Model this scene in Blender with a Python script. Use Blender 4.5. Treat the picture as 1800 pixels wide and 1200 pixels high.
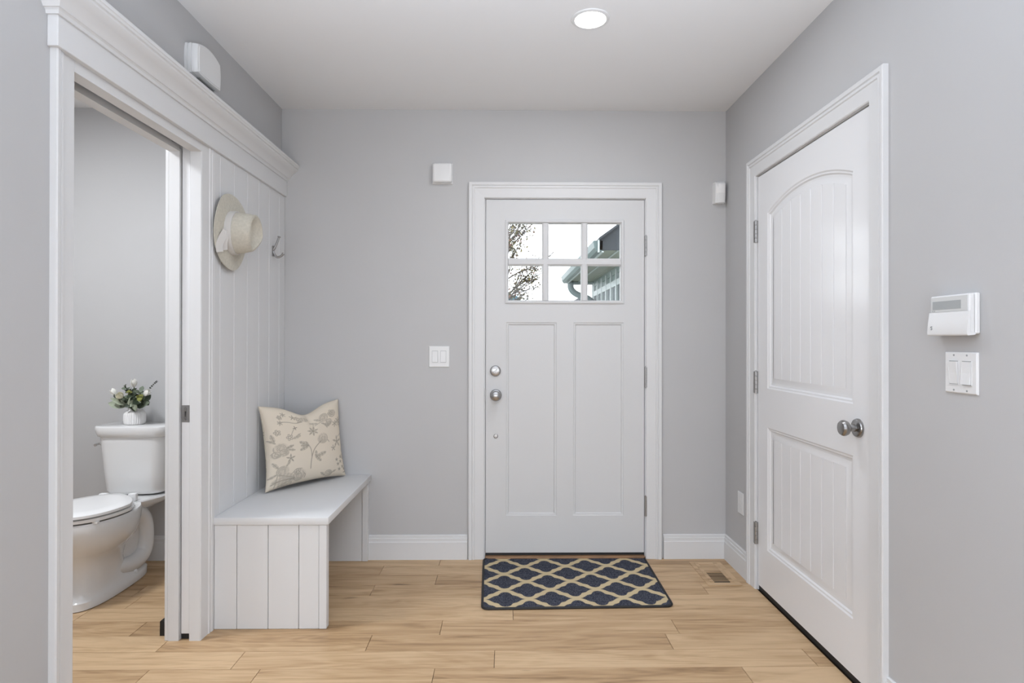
import bpy, bmesh, math, random
import numpy as np
from mathutils import Vector, Matrix

for o in list(bpy.data.objects):
    bpy.data.objects.remove(o, do_unlink=True)
S = bpy.context.scene
COL = S.collection
PI = math.pi
rnd = random.Random(7)

# ------------------------------------------------------------------ camera
CAM = Vector((0.0, -3.4, 1.2373))
YAW, PITCH, ROLL = 0.0124, 0.0026, 0.0012
F = Vector((math.sin(YAW) * math.cos(PITCH), math.cos(YAW) * math.cos(PITCH), math.sin(PITCH)))
R0 = Vector((math.cos(YAW), -math.sin(YAW), 0)); U0 = R0.cross(F)
R1 = math.cos(ROLL) * R0 + math.sin(ROLL) * U0
U1 = math.cos(ROLL) * U0 - math.sin(ROLL) * R0
cd = bpy.data.cameras.new('camera'); cam = bpy.data.objects.new('camera', cd); COL.objects.link(cam)
cam.matrix_world = Matrix(((R1.x, U1.x, -F.x, CAM.x), (R1.y, U1.y, -F.y, CAM.y), (R1.z, U1.z, -F.z, CAM.z), (0, 0, 0, 1)))
cd.sensor_width = 36.0; cd.lens = 36.0 * 1050.86 / 1800.0
cd.shift_y = -3.93 / 1800.0
cd.clip_start = 0.02; cd.clip_end = 300
S.camera = cam

# ------------------------------------------------------------------ world, lights, exposure
W = bpy.data.worlds.new('overcast_sky'); S.world = W; W.use_nodes = True
bg = W.node_tree.nodes['Background']; bg.inputs[0].default_value = (0.93, 0.96, 1.0, 1); bg.inputs[1].default_value = 4.0
S.view_settings.view_transform = 'Standard'; S.view_settings.look = 'None'
S.view_settings.exposure = -0.07; S.view_settings.gamma = 1.0; S.view_settings.use_curve_mapping = False

def lamp(name, typ, loc, rot, power, color=(1, 1, 1), **kw):
    l = bpy.data.lights.new(name, typ); l.energy = power; l.color = color
    for k, v in kw.items(): setattr(l, k, v)
    o = bpy.data.objects.new(name, l); COL.objects.link(o); o.location = loc; o.rotation_euler = rot
    return o
# added fill lamps, out of view behind the camera, to light the hall
lamp('unseen_rear_fill', 'AREA', (0.0, -8.4, 1.35), (PI / 2, 0, 0), 30, (0.865, 0.98, 1.155), shape='RECTANGLE', size=5.4, size_y=2.1)
lamp('unseen_side_fill', 'AREA', (-3.9, -5.6, 1.35), (PI / 2, 0, -PI / 2), 80, (0.865, 0.98, 1.155), shape='RECTANGLE', size=3.0, size_y=1.9)
# added uplights behind the camera that brighten the ceiling and hall
lamp('added_uplight_low', 'AREA', (0.0, -4.3, 0.35), (PI, 0, 0), 22, (0.865, 0.98, 1.155), shape='DISK', size=0.8)
lamp('added_uplight', 'SPOT', (0.0, -3.7, 1.0), (PI - 0.325, 0, 0), 380, (0.865, 0.98, 1.155), spot_size=math.radians(108), spot_blend=0.8, shadow_soft_size=0.3)
# ceiling lamps: the one in view, added unseen fill spots, the bathroom one
lamp('entry_downlight_bulb', 'AREA', (0.348, -0.972, 2.542), (0, 0, 0), 8.0, (0.95, 0.985, 1.05), shape='DISK', size=0.12)
for i, (x, y) in enumerate(((-1.6, -4.6), (0.3, -4.2), (1.9, -4.6), (0.0, -6.4))):
    lamp('unseen_ceiling_fill', 'SPOT', (x, y, 2.535), (0, 0, 0), 14, (0.93, 0.985, 1.07), spot_size=math.radians(160), spot_blend=0.5, shadow_soft_size=0.07)
lamp('bathroom_lamp_bulb', 'AREA', (-2.15, -1.25, 2.52), (0, 0, 0), 32, (0.96, 0.99, 1.04), shape='DISK', size=0.35)

# ------------------------------------------------------------------ materials
def mat(name, color, rough=0.5, metal=0.0, spec=0.5, bump=0.0, bscale=200.0, var=0.0, vscale=3.0, emit=None, coat=0.0):
    m = bpy.data.materials.new(name); m.use_nodes = True
    N, L = m.node_tree.nodes, m.node_tree.links
    b = N['Principled BSDF']
    b.inputs['Base Color'].default_value = (*color, 1); b.inputs['Roughness'].default_value = rough
    b.inputs['Metallic'].default_value = metal; b.inputs['Specular IOR Level'].default_value = spec
    b.inputs['Coat Weight'].default_value = coat; b.inputs['Coat Roughness'].default_value = 0.05
    tc = N.new('ShaderNodeTexCoord')
    if var > 0:
        n = N.new('ShaderNodeTexNoise'); n.inputs['Scale'].default_value = vscale; n.inputs['Detail'].default_value = 4
        r = N.new('ShaderNodeValToRGB')
        r.color_ramp.elements[0].position = 0.3; r.color_ramp.elements[1].position = 0.7
        r.color_ramp.elements[0].color = (*[c * (1 - var) for c in color], 1)
        r.color_ramp.elements[1].color = (*[min(1, c * (1 + var)) for c in color], 1)
        L.new(tc.outputs['Object'], n.inputs['Vector']); L.new(n.outputs['Fac'], r.inputs[0]); L.new(r.outputs[0], b.inputs['Base Color'])
    if bump > 0:
        n = N.new('ShaderNodeTexNoise'); n.inputs['Scale'].default_value = bscale; n.inputs['Detail'].default_value = 3
        bp = N.new('ShaderNodeBump'); bp.inputs['Strength'].default_value = bump; bp.inputs['Distance'].default_value = 0.001
        L.new(tc.outputs['Object'], n.inputs['Vector']); L.new(n.outputs['Fac'], bp.inputs['Height']); L.new(bp.outputs[0], b.inputs['Normal'])
    if emit:
        b.inputs['Emission Color'].default_value = (*emit[0], 1); b.inputs['Emission Strength'].default_value = emit[1]
    return m

M = {}
M['wall'] = mat('grey_wall_paint', (0.515, 0.512, 0.512), 0.75, spec=0.25, bump=0.12, bscale=350, var=0.01)
M['ceiling'] = mat('ceiling_paint', (0.83, 0.83, 0.83), 0.85, spec=0.2, bump=0.08, bscale=300)
M['trim'] = mat('white_trim_paint', (0.695, 0.695, 0.695), 0.5, spec=0.22)
M['door'] = mat('white_door_paint', (0.79, 0.79, 0.795), 0.20, spec=0.5)
M['front_door'] = mat('satin_door_paint', (0.64, 0.64, 0.64), 0.5, spec=0.2)
M['plastic'] = mat('white_plastic', (0.75, 0.75, 0.745), 0.35, spec=0.5)
M['plastic_grey'] = mat('grey_plastic', (0.33, 0.34, 0.34), 0.4)
M['lcd'] = mat('lcd_screen', (0.36, 0.38, 0.38), 0.08, spec=0.9)
M['dark'] = mat('dark_gap', (0.012, 0.011, 0.010), 0.8)
M['rubber'] = mat('black_rubber', (0.012, 0.012, 0.013), 0.6)
M['nickel'] = mat('satin_nickel', (0.34, 0.335, 0.33), 0.22, metal=1.0, bump=0.03, bscale=900)
M['nickel_dull'] = mat('dull_nickel', (0.40, 0.395, 0.39), 0.38, metal=1.0)
M['chrome'] = mat('chrome', (0.75, 0.75, 0.75), 0.08, metal=1.0)
M['porcelain'] = mat('white_porcelain', (0.79, 0.79, 0.785), 0.12, spec=0.55, coat=0.3)
M['seat'] = mat('white_seat_plastic', (0.86, 0.86, 0.855), 0.22)
M['ceramic'] = mat('matt_white_ceramic', (0.80, 0.79, 0.78), 0.55)
M['straw'] = mat('cream_straw', (0.56, 0.53, 0.455), 0.9, spec=0.2, bump=0.5, bscale=260, var=0.07, vscale=90)
M['ribbon'] = mat('off_white_ribbon', (0.62, 0.60, 0.575), 0.7)
M['petal'] = mat('white_petal', (0.86, 0.85, 0.79), 0.6, var=0.04, vscale=60)
M['petal_cream'] = mat('cream_petal', (0.80, 0.77, 0.60), 0.6, var=0.08, vscale=60)
M['leaf'] = mat('grey_green_leaf', (0.135, 0.165, 0.115), 0.6, var=0.3, vscale=50)
M['leaf_pale'] = mat('pale_sage_leaf', (0.33, 0.37, 0.27), 0.6, var=0.2, vscale=50)
M['leaf_dark'] = mat('dark_green_leaf', (0.035, 0.05, 0.028), 0.55, var=0.3, vscale=50)
M['moss'] = mat('mossy_green', (0.20, 0.21, 0.05), 0.8, var=0.3, vscale=60)
M['stem'] = mat('green_stem', (0.10, 0.13, 0.05), 0.6)
M['lens'] = mat('lit_lens', (0.9, 0.9, 0.88), 0.4, emit=((1, 0.98, 0.95), 3.0))
M['sill_wood'] = mat('threshold_wood', (0.27, 0.15, 0.075), 0.5, var=0.2, vscale=12)
# outdoors
M['slate'] = mat('slate_shingle', (0.03, 0.036, 0.042), 0.8, var=0.2, vscale=5)
M['siding'] = mat('pale_green_board', (0.20, 0.26, 0.245), 0.6, var=0.04)
M['siding_dark'] = mat('grey_green_board', (0.07, 0.092, 0.10), 0.6, var=0.04)
M['soffit'] = mat('soffit_board', (0.25, 0.275, 0.23), 0.7, var=0.10, vscale=2)
M['gutter'] = mat('sea_green_gutter', (0.095, 0.14, 0.14), 0.4)
M['batten'] = mat('white_batten', (0.40, 0.45, 0.45), 0.5)
M['bark'] = mat('brown_bark', (0.06, 0.048, 0.036), 0.9, var=0.2, vscale=20)
M['twig'] = mat('bare_twig', (0.11, 0.09, 0.085), 0.9)
M['tleaf'] = mat('olive_leaf', (0.06, 0.055, 0.022), 0.7, var=0.6, vscale=4)
M['blue_roof'] = mat('blue_metal_roof', (0.07, 0.27, 0.40), 0.5)
M['bounce_ground'] = mat('pale_bounce_ground', (0.24, 0.25, 0.23), 0.9, var=0.15, vscale=4)  # ground colour made pale so it bounces light up to the soffit

def glass_mat():
    m = bpy.data.materials.new('clear_glass'); m.use_nodes = True
    N, L = m.node_tree.nodes, m.node_tree.links
    N.remove(N['Principled BSDF']); out = N['Material Output']
    t = N.new('ShaderNodeBsdfTransparent'); t.inputs[0].default_value = (0.97, 0.98, 0.98, 1)
    g = N.new('ShaderNodeBsdfGlossy'); g.inputs['Roughness'].default_value = 0.02
    fr = N.new('ShaderNodeFresnel'); fr.inputs[0].default_value = 1.3
    mx = N.new('ShaderNodeMixShader')
    L.new(fr.outputs[0], mx.inputs[0]); L.new(t.outputs[0], mx.inputs[1]); L.new(g.outputs[0], mx.inputs[2]); L.new(mx.outputs[0], out.inputs[0])
    return m
M['glass'] = glass_mat()

def wood_mat(name, c_dark, c_mid, c_light, rough=0.42):
    m = bpy.data.materials.new(name); m.use_nodes = True
    N, L = m.node_tree.nodes, m.node_tree.links; b = N['Principled BSDF']
    tc = N.new('ShaderNodeTexCoord'); oi = N.new('ShaderNodeObjectInfo')
    mul = N.new('ShaderNodeVectorMath'); mul.operation = 'SCALE'; mul.inputs['Scale'].default_value = 37.0
    comb = N.new('ShaderNodeCombineXYZ')
    L.new(oi.outputs['Random'], comb.inputs[0]); L.new(oi.outputs['Random'], comb.inputs[2]); L.new(comb.outputs[0], mul.inputs[0])
    add = N.new('ShaderNodeVectorMath'); add.operation = 'ADD'
    L.new(tc.outputs['Object'], add.inputs[0]); L.new(mul.outputs[0], add.inputs[1])
    def noise(scale, vec, detail=5, dist=0.0):
        mp = N.new('ShaderNodeMapping'); mp.inputs['Scale'].default_value = vec
        n = N.new('ShaderNodeTexNoise'); n.inputs['Scale'].default_value = scale; n.inputs['Detail'].default_value = detail
        n.inputs['Distortion'].default_value = dist; n.inputs['Roughness'].default_value = 0.6
        L.new(add.outputs[0], mp.inputs[0]); L.new(mp.outputs[0], n.inputs['Vector']); return n
    broad = noise(1.0, (1.3, 13.0, 1), 4, 1.6)
    fine = noise(1.0, (5.0, 210.0, 1), 4, 0.4)
    cath = noise(1.0, (0.9, 6.0, 1), 2, 0.6)
    wv = N.new('ShaderNodeMath'); wv.operation = 'MULTIPLY'; wv.inputs[1].default_value = 70.0
    L.new(cath.outputs['Fac'], wv.inputs[0])
    sn = N.new('ShaderNodeMath'); sn.operation = 'SINE'; L.new(wv.outputs[0], sn.inputs[0])
    mixv = N.new('ShaderNodeMath'); mixv.operation = 'MULTIPLY_ADD'; mixv.inputs[1].default_value = 0.045
    L.new(sn.outputs[0], mixv.inputs[0]); L.new(broad.outputs['Fac'], mixv.inputs[2])
    mix2 = N.new('ShaderNodeMath'); mix2.operation = 'MULTIPLY_ADD'; mix2.inputs[1].default_value = 0.42
    L.new(fine.outputs['Fac'], mix2.inputs[0]); L.new(mixv.outputs[0], mix2.inputs[2])
    tint = N.new('ShaderNodeMath'); tint.operation = 'MULTIPLY_ADD'; tint.inputs[1].default_value = 0.27
    L.new(oi.outputs['Random'], tint.inputs[0]); L.new(mix2.outputs[0], tint.inputs[2])
    r = N.new('ShaderNodeValToRGB'); e = r.color_ramp.elements
    e[0].position = 0.49; e[0].color = (*c_dark, 1); e[1].position = 1.07; e[1].color = (*c_light, 1)
    k = e.new(0.71); k.color = (*c_mid, 1)
    L.new(tint.outputs[0], r.inputs[0])
    # small dark knots
    kn = noise(1.0, (3.0, 9.0, 1), 1, 0.3)
    kr = N.new('ShaderNodeValToRGB'); kr.color_ramp.elements[0].position = 0.76; kr.color_ramp.elements[1].position = 0.80
    L.new(kn.outputs['Fac'], kr.inputs[0])
    mx = N.new('ShaderNodeMix'); mx.data_type = 'RGBA'; mx.inputs['B'].default_value = (*[c * 0.45 for c in c_dark], 1)
    L.new(kr.outputs[0], mx.inputs['Factor']); L.new(r.outputs[0], mx.inputs['A']); L.new(mx.outputs['Result'], b.inputs['Base Color'])
    b.inputs['Roughness'].default_value = rough; b.inputs['Specular IOR Level'].default_value = 0.35
    bp = N.new('ShaderNodeBump'); bp.inputs['Strength'].default_value = 0.12; bp.inputs['Distance'].default_value = 0.001
    L.new(fine.outputs['Fac'], bp.inputs['Height']); L.new(bp.outputs[0], b.inputs['Normal'])
    return m
M['oak'] = wood_mat('light_oak', (0.27, 0.162, 0.080), (0.465, 0.303, 0.163), (0.62, 0.435, 0.258))
M['oak_dark'] = mat('oak_underlay', (0.06, 0.035, 0.018), 0.8)

def rug_mat():
    m = bpy.data.materials.new('trellis_pile'); m.use_nodes = True
    N, L = m.node_tree.nodes, m.node_tree.links; b = N['Principled BSDF']
    tc = N.new('ShaderNodeTexCoord'); sp = N.new('ShaderNodeSeparateXYZ'); L.new(tc.outputs['Object'], sp.inputs[0])
    def mth(op, a, c=None, d=None):
        n = N.new('ShaderNodeMath'); n.operation = op
        for i, v in enumerate((a, c, d)):
            if v is None: continue
            if isinstance(v, (int, float)): n.inputs[i].default_value = v
            else: L.new(v, n.inputs[i])
        return n.outputs[0]
    PX, PY, A, B = 0.2262, 0.2045, 0.0985, 0.0845
    def lattice(ox, oy):
        u = mth('SUBTRACT', sp.outputs[0], ox); v = mth('SUBTRACT', sp.outputs[1], oy)
        u = mth('ABSOLUTE', mth('MULTIPLY', mth('SUBTRACT', mth('FRACT', mth('ADD', mth('DIVIDE', u, PX), 50.5)), 0.5), PX / A))
        v = mth('ABSOLUTE', mth('MULTIPLY', mth('SUBTRACT', mth('FRACT', mth('ADD', mth('DIVIDE', v, PY), 50.5)), 0.5), PY / B))
        r = N.new('ShaderNodeValToRGB'); r.color_ramp.interpolation = 'LINEAR'; e = r.color_ramp.elements
        pts = [(0, 1), (.08, .985), (.17, .93), (.25, .82), (.305, .68), (.35, .58), (.44, .52), (.55, .46), (.63, .36), (.71, .24), (.82, .12), (1, 0)]
        e[0].position, e[0].color = pts[0][0], (pts[0][1],) * 3 + (1,)
        e[1].position, e[1].color = pts[-1][0], (pts[-1][1],) * 3 + (1,)
        for p, h in pts[1:-1]:
            k = e.new(p); k.color = (h, h, h, 1)
        L.new(u, r.inputs[0])
        return mth('SUBTRACT', r.outputs[0], v)
    nz = N.new('ShaderNodeTexNoise'); nz.inputs['Scale'].default_value = 260; L.new(tc.outputs['Object'], nz.inputs['Vector'])
    d = mth('MAXIMUM', lattice(*RUG0), lattice(RUG0[0] + PX / 2, RUG0[1] + PY / 2))
    d = mth('ADD', d, mth('MULTIPLY', mth('SUBTRACT', nz.outputs['Fac'], 0.5), 0.12))
    fac = mth('MULTIPLY_ADD', mth('SUBTRACT', d, 0.045), 14.0, 0.5); fac = mth('MINIMUM', mth('MAXIMUM', fac, 0.0), 1.0)
    # loops in rows inside the dark cells
    rows = mth('MULTIPLY_ADD', mth('SINE', mth('MULTIPLY', sp.outputs[1], 2 * PI / 0.0105)), 0.5, 0.5)
    n2 = N.new('ShaderNodeTexNoise'); n2.inputs['Scale'].default_value = 330; n2.inputs['Detail'].default_value = 1
    L.new(tc.outputs['Object'], n2.inputs['Vector'])
    sprk = mth('MULTIPLY', rows, mth('MULTIPLY', mth('MAXIMUM', mth('SUBTRACT', n2.outputs['Fac'], 0.40), 0.0), 3.2))
    dk = N.new('ShaderNodeMix'); dk.data_type = 'RGBA'; dk.inputs['A'].default_value = (0.024, 0.027, 0.042, 1); dk.inputs['B'].default_value = (0.21, 0.22, 0.26, 1)
    L.new(mth('MINIMUM', sprk, 1.0), dk.inputs['Factor'])
    mx = N.new('ShaderNodeMix'); mx.data_type = 'RGBA'; mx.inputs['A'].default_value = (0.60, 0.485, 0.30, 1)
    L.new(fac, mx.inputs['Factor']); L.new(dk.outputs['Result'], mx.inputs['B']); L.new(mx.outputs['Result'], b.inputs['Base Color'])
    b.inputs['Roughness'].default_value = 0.95; b.inputs['Specular IOR Level'].default_value = 0.1
    bp = N.new('ShaderNodeBump'); bp.inputs['Strength'].default_value = 0.6; bp.inputs['Distance'].default_value = 0.002
    L.new(n2.outputs['Fac'], bp.inputs['Height']); L.new(bp.outputs[0], b.inputs['Normal'])
    return m

def print_mat():
    m = bpy.data.materials.new('floral_linen'); m.use_nodes = True
    N, L = m.node_tree.nodes, m.node_tree.links; b = N['Principled BSDF']
    at = N.new('ShaderNodeAttribute'); at.attribute_name = 'print'
    mx = N.new('ShaderNodeMix'); mx.data_type = 'RGBA'
    mx.inputs['A'].default_value = (0.69, 0.615, 0.505, 1); mx.inputs['B'].default_value = (0.20, 0.18, 0.15, 1)
    L.new(at.outputs['Fac'], mx.inputs['Factor']); L.new(mx.outputs['Result'], b.inputs['Base Color'])
    b.inputs['Roughness'].default_value = 0.9; b.inputs['Specular IOR Level'].default_value = 0.15
    tc = N.new('ShaderNodeTexCoord'); n = N.new('ShaderNodeTexNoise'); n.inputs['Scale'].default_value = 500
    bp = N.new('ShaderNodeBump'); bp.inputs['Strength'].default_value = 0.25; bp.inputs['Distance'].default_value = 0.001
    L.new(tc.outputs['Object'], n.inputs['Vector']); L.new(n.outputs['Fac'], bp.inputs['Height']); L.new(bp.outputs[0], b.inputs['Normal'])
    return m

# ------------------------------------------------------------------ mesh helpers
class MB:
    """collects shapes into one mesh, in world (or the parent's local) coordinates"""
    def __init__(s): s.v = []; s.f = []
    def add(s, vs, fs):
        n = len(s.v); s.v += [tuple(v) for v in vs]; s.f += [tuple(i + n for i in f) for f in fs]; return s
    def box(s, x0, x1, y0, y1, z0, z1, bev=0.0, seg=1):
        if bev <= 0:
            vs = [(x, y, z) for x in (x0, x1) for y in (y0, y1) for z in (z0, z1)]
            return s.add(vs, [(0, 1, 3, 2), (4, 6, 7, 5), (0, 4, 5, 1), (2, 3, 7, 6), (0, 2, 6, 4), (1, 5, 7, 3)])
        bm = bmesh.new(); bmesh.ops.create_cube(bm, size=1)
        for v in bm.verts: v.co = Vector(((x0 + x1) / 2 + v.co.x * (x1 - x0), (y0 + y1) / 2 + v.co.y * (y1 - y0), (z0 + z1) / 2 + v.co.z * (z1 - z0)))
        bmesh.ops.bevel(bm, geom=list(bm.edges), offset=bev, segments=seg, profile=0.5, affect='EDGES')
        return s.bm(bm)
    def bm(s, bm):
        bm.verts.index_update(); s.add([v.co[:] for v in bm.verts], [[v.index for v in f.verts] for f in bm.faces]); bm.free(); return s
    def loft(s, rings, cap0=True, cap1=True, closed=True):
        n = len(rings[0]); vs = [p for r in rings for p in r]; fs = []
        for i in range(len(rings) - 1):
            for j in range(n if closed else n - 1):
                k = (j + 1) % n
                fs.append((i * n + j, i * n + k, (i + 1) * n + k, (i + 1) * n + j))
        if cap0: fs.append(tuple(reversed(range(n))))
        if cap1: fs.append(tuple((len(rings) - 1) * n + j for j in range(n)))
        return s.add(vs, fs)
    def lathe(s, prof, org, axis='z', n=32, sx=1.0, flute=0, depth=0.0, frange=None):
        """prof: (radius, height) along the axis"""
        org = Vector(org)
        ax = {'z': (Vector((1, 0, 0)), Vector((0, 1, 0)), Vector((0, 0, 1))), '-z': (Vector((1, 0, 0)), Vector((0, -1, 0)), Vector((0, 0, -1))),
              '-y': (Vector((1, 0, 0)), Vector((0, 0, 1)), Vector((0, -1, 0))), '-x': (Vector((0, 1, 0)), Vector((0, 0, -1)), Vector((-1, 0, 0))),
              'x': (Vector((0, 1, 0)), Vector((0, 0, 1)), Vector((1, 0, 0)))}[axis] if isinstance(axis, str) else axis
        rings = []
        for r, h in prof:
            ring = []
            for j in range(n):
                t = 2 * PI * j / n; rr = r
                if flute and frange and frange[0] <= h <= frange[1]: rr = r - depth * (0.5 + 0.5 * math.cos(flute * t)) 
                ring.append(org + ax[0] * (rr * sx * math.cos(t)) + ax[1] * (rr * math.sin(t)) + ax[2] * h)
            rings.append(ring)
        return s.loft(rings, prof[0][0] > 1e-5, prof[-1][0] > 1e-5)
    def prism(s, poly, mapf, b0, b1):
        """poly: 2-D outline, extruded from b0 to b1 through mapf(p, q, b)"""
        return s.loft([[mapf(p, q, b0) for p, q in poly], [mapf(p, q, b1) for p, q in poly]])
    def sweep(s, prof, path, mapf, caps=True):
        """prof: (a, b): a = offset to the left of the path, b = third axis; mitred along a 2-D path"""
        P = [Vector(p) for p in path]; rings = []
        for i, p in enumerate(P):
            d0 = (P[i] - P[i - 1]).normalized() if i > 0 else None
            d1 = (P[i + 1] - P[i]).normalized() if i < len(P) - 1 else None
            d0 = d0 or d1; d1 = d1 or d0
            n0 = Vector((-d0.y, d0.x)); n1 = Vector((-d1.y, d1.x))
            m = (n0 + n1); m = m / max(1e-6, m.dot(n0))
            rings.append([mapf(p.x + m.x * a, p.y + m.y * a, b) for a, b in prof])
        return s.loft(rings, caps, caps)
    def tube(s, pts, rad, n=10, caps=True):
        P = [Vector(p) for p in pts]; R = rad if isinstance(rad, (list, tuple)) else [rad] * len(P)
        rings = []; ref = None
        for i, p in enumerate(P):
            t = ((P[min(i + 1, len(P) - 1)] - P[max(i - 1, 0)])).normalized()
            if ref is None: ref = Vector((0, 0, 1)) if abs(t.z) < 0.9 else Vector((1, 0, 0))
            x = (ref - t * ref.dot(t)).normalized(); y = t.cross(x); ref = x
            rings.append([p + x * (R[i] * math.cos(2 * PI * j / n)) + y * (R[i] * math.sin(2 * PI * j / n)) for j in range(n)])
        return s.loft(rings, caps, caps)

def smooth_path(pts, n=8):
    P = [Vector(p) for p in pts]; out = []
    for i in range(len(P) - 1):
        p0, p1, p2, p3 = P[max(i - 1, 0)], P[i], P[i + 1], P[min(i + 2, len(P) - 1)]
        for k in range(n):
            t = k / n
            out.append(0.5 * ((2 * p1) + (p2 - p0) * t + (2 * p0 - 5 * p1 + 4 * p2 - p3) * t * t + (3 * p1 - p0 - 3 * p2 + p3) * t ** 3))
    out.append(P[-1]); return out

def wmat(o):
    m = Matrix.LocRotScale(o.location, o.rotation_euler, o.scale)
    return wmat(o.parent) @ m if o.parent else m

def obj(name, mb, m, parent=None, local=False, smooth=35, origin=None):
    """links the collected shapes as ONE mesh object; coordinates are world ones unless local"""
    vs = [Vector(v) for v in mb.v]
    if parent is not None and not local:
        inv = wmat(parent).inverted(); vs = [inv @ v for v in vs]
    loc = Vector((0, 0, 0))
    if origin is None and parent is None and vs:
        loc = Vector((sum(v.x for v in vs) / len(vs), sum(v.y for v in vs) / len(vs), min(v.z for v in vs)))
    elif origin is not None: loc = Vector(origin)
    me = bpy.data.meshes.new(name); me.from_pydata([v - loc for v in vs], [], mb.f)
    bm = bmesh.new(); bm.from_mesh(me); bmesh.ops.recalc_face_normals(bm, faces=bm.faces); bm.to_mesh(me); bm.free()
    if smooth:
        me.shade_smooth(); me.set_sharp_from_angle(angle=math.radians(smooth))
    me.materials.append(m)
    o = bpy.data.objects.new(name, me); COL.objects.link(o); o.location = loc; o.parent = parent
    return o

def tag(o, label, cat, group=None, kind=None):
    o['label'] = label; o['category'] = cat
    if group: o['group'] = group
    if kind: o['kind'] = kind
    return o
def thing(name, label, cat, loc=(0, 0, 0), rot=(0, 0, 0), group=None, kind=None):
    o = bpy.data.objects.new(name, None); COL.objects.link(o); o.location = loc; o.rotation_euler = rot
    o.empty_display_size = 0.05
    return tag(o, label, cat, group, kind)

# ================================================================== SETTING
XL, XR, ZC = -1.2635, 1.263, 2.549
XLI = -1.3860                      # bathroom face of the left wall
YN = -3.3                          # where the hall opens into the living room
ST = 'structure'

# ---- floor: slab with every plank of its own
fl = tag(obj('floor', MB().box(-4.1, 4.1, -8.6, 0.14, -0.10, -0.0125), M['oak_dark'], smooth=0), 'light oak plank floor running from front door towards bathroom', 'floor', kind=ST)
ROW0, PITCHW = -0.2295, 0.1293
KNOWN = {-3: [], -2: [-0.36], -1: [-0.661, 0.62], 0: [-0.352], 1: [-0.653, 1.0], 2: [-1.75, 0.35], 3: [-1.9, 0.04], 4: [-1.57, -0.272], 5: [-1.386, -0.5547, 0.68],
         6: [-0.038, 0.2965 + 0.9], 7: [-1.3325, -0.9177, -0.262], 8: [-0.75, 0.55]}
XA, XB = -2.76, 1.263
for k in range(-2, 33):
    y1 = ROW0 - PITCHW * k; y0 = y1 - PITCHW; y1 = min(y1, 0.0)
    if y1 - y0 < 0.01: continue
    cuts = list(KNOWN.get(k, []))
    if not cuts:
        x = XA + rnd.uniform(0.3, 1.2)
        while x < XB - 0.2: cuts.append(x); x += rnd.uniform(0.8, 1.4)
    else:
        x = min(cuts) - rnd.uniform(0.9, 1.2)
        while x > XA + 0.2: cuts.append(x); x -= rnd.uniform(0.9, 1.2)
        x = max(cuts) + rnd.uniform(1.0, 1.3)
        while x < XB - 0.2: cuts.append(x); x += rnd.uniform(0.9, 1.2)
    xs = [XA] + sorted(cuts) + [XB]
    for a, b in zip(xs[:-1], xs[1:]):
        g = 0.0010
        obj('plank', MB().box(a + g, b - g, y0 + g, y1 - g, -0.0124, 0.0, bev=0.0006), M['oak'], fl, smooth=0)
obj('far_planks', MB().box(-4.1, 4.1, -8.6, ROW0 - PITCHW * 33, -0.0124, -0.0002), M['oak'], fl, smooth=0)['kind'] = 'stuff'

tag(obj('ceiling', MB().box(-4.1, 4.1, -8.6, 0.14, ZC, ZC + 0.1), M['ceiling'], smooth=0), 'smooth white ceiling with one recessed light', 'ceiling', kind=ST)

# ---- back wall with the front door opening (jamb outside -0.125 .. 0.815)
DX0, DX1, DZ = -0.124, 0.813, 2.058
wb = MB().box(-2.9, DX0, 0.0, 0.14, 0, ZC).box(DX1, 1.4, 0.0, 0.14, 0, ZC).box(DX0, DX1, 0.0, 0.14, DZ, ZC)
tag(obj('wall_back', wb, M['wall'], smooth=0), 'grey back wall around the white front door', 'wall', kind=ST)

# ---- left wall with the pocket door opening
PY0, PY1, PZ = -1.645, -0.918, 2.018
wl = MB().box(XLI, XL, YN, PY0 - 0.02, 0, ZC)
wl.box(XLI, XL, PY0 - 0.02, PY1 + 0.02, 2.09, ZC)
wl.box(XLI, -1.342, PY1 + 0.02, -0.001, 0, 2.09).box(-1.298, XL, PY1 + 0.02, -0.001, 0, 2.09).box(XLI, XL, PY1 + 0.02, -0.001, 2.09, ZC)
tag(obj('wall_left', wl, M['wall'], smooth=0), 'grey left wall with the bathroom doorway', 'wall', kind=ST)

# ---- right wall with the closet door opening
CY0, CY1, CZ = -1.372, -0.412, 2.072
wr = MB().box(XR, XR + 0.12, YN, CY0, 0, ZC).box(XR, XR + 0.12, CY1, 0.0, 0, ZC).box(XR, XR + 0.12, CY0, CY1, CZ, ZC)
tag(obj('wall_right', wr, M['wall'], smooth=0), 'grey right wall holding the arched panel door and keypad', 'wall', kind=ST)
wc = MB().box(XR + 0.12, 2.0, -1.7, -1.6, 0, ZC).box(XR + 0.12, 2.0, -0.16, -0.10, 0, ZC).box(2.0, 2.1, -1.7, -0.1, 0, ZC)
tag(obj('wall_closet', wc, M['wall'], smooth=0), 'grey closet walls behind the arched panel door', 'wall', kind=ST)

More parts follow.
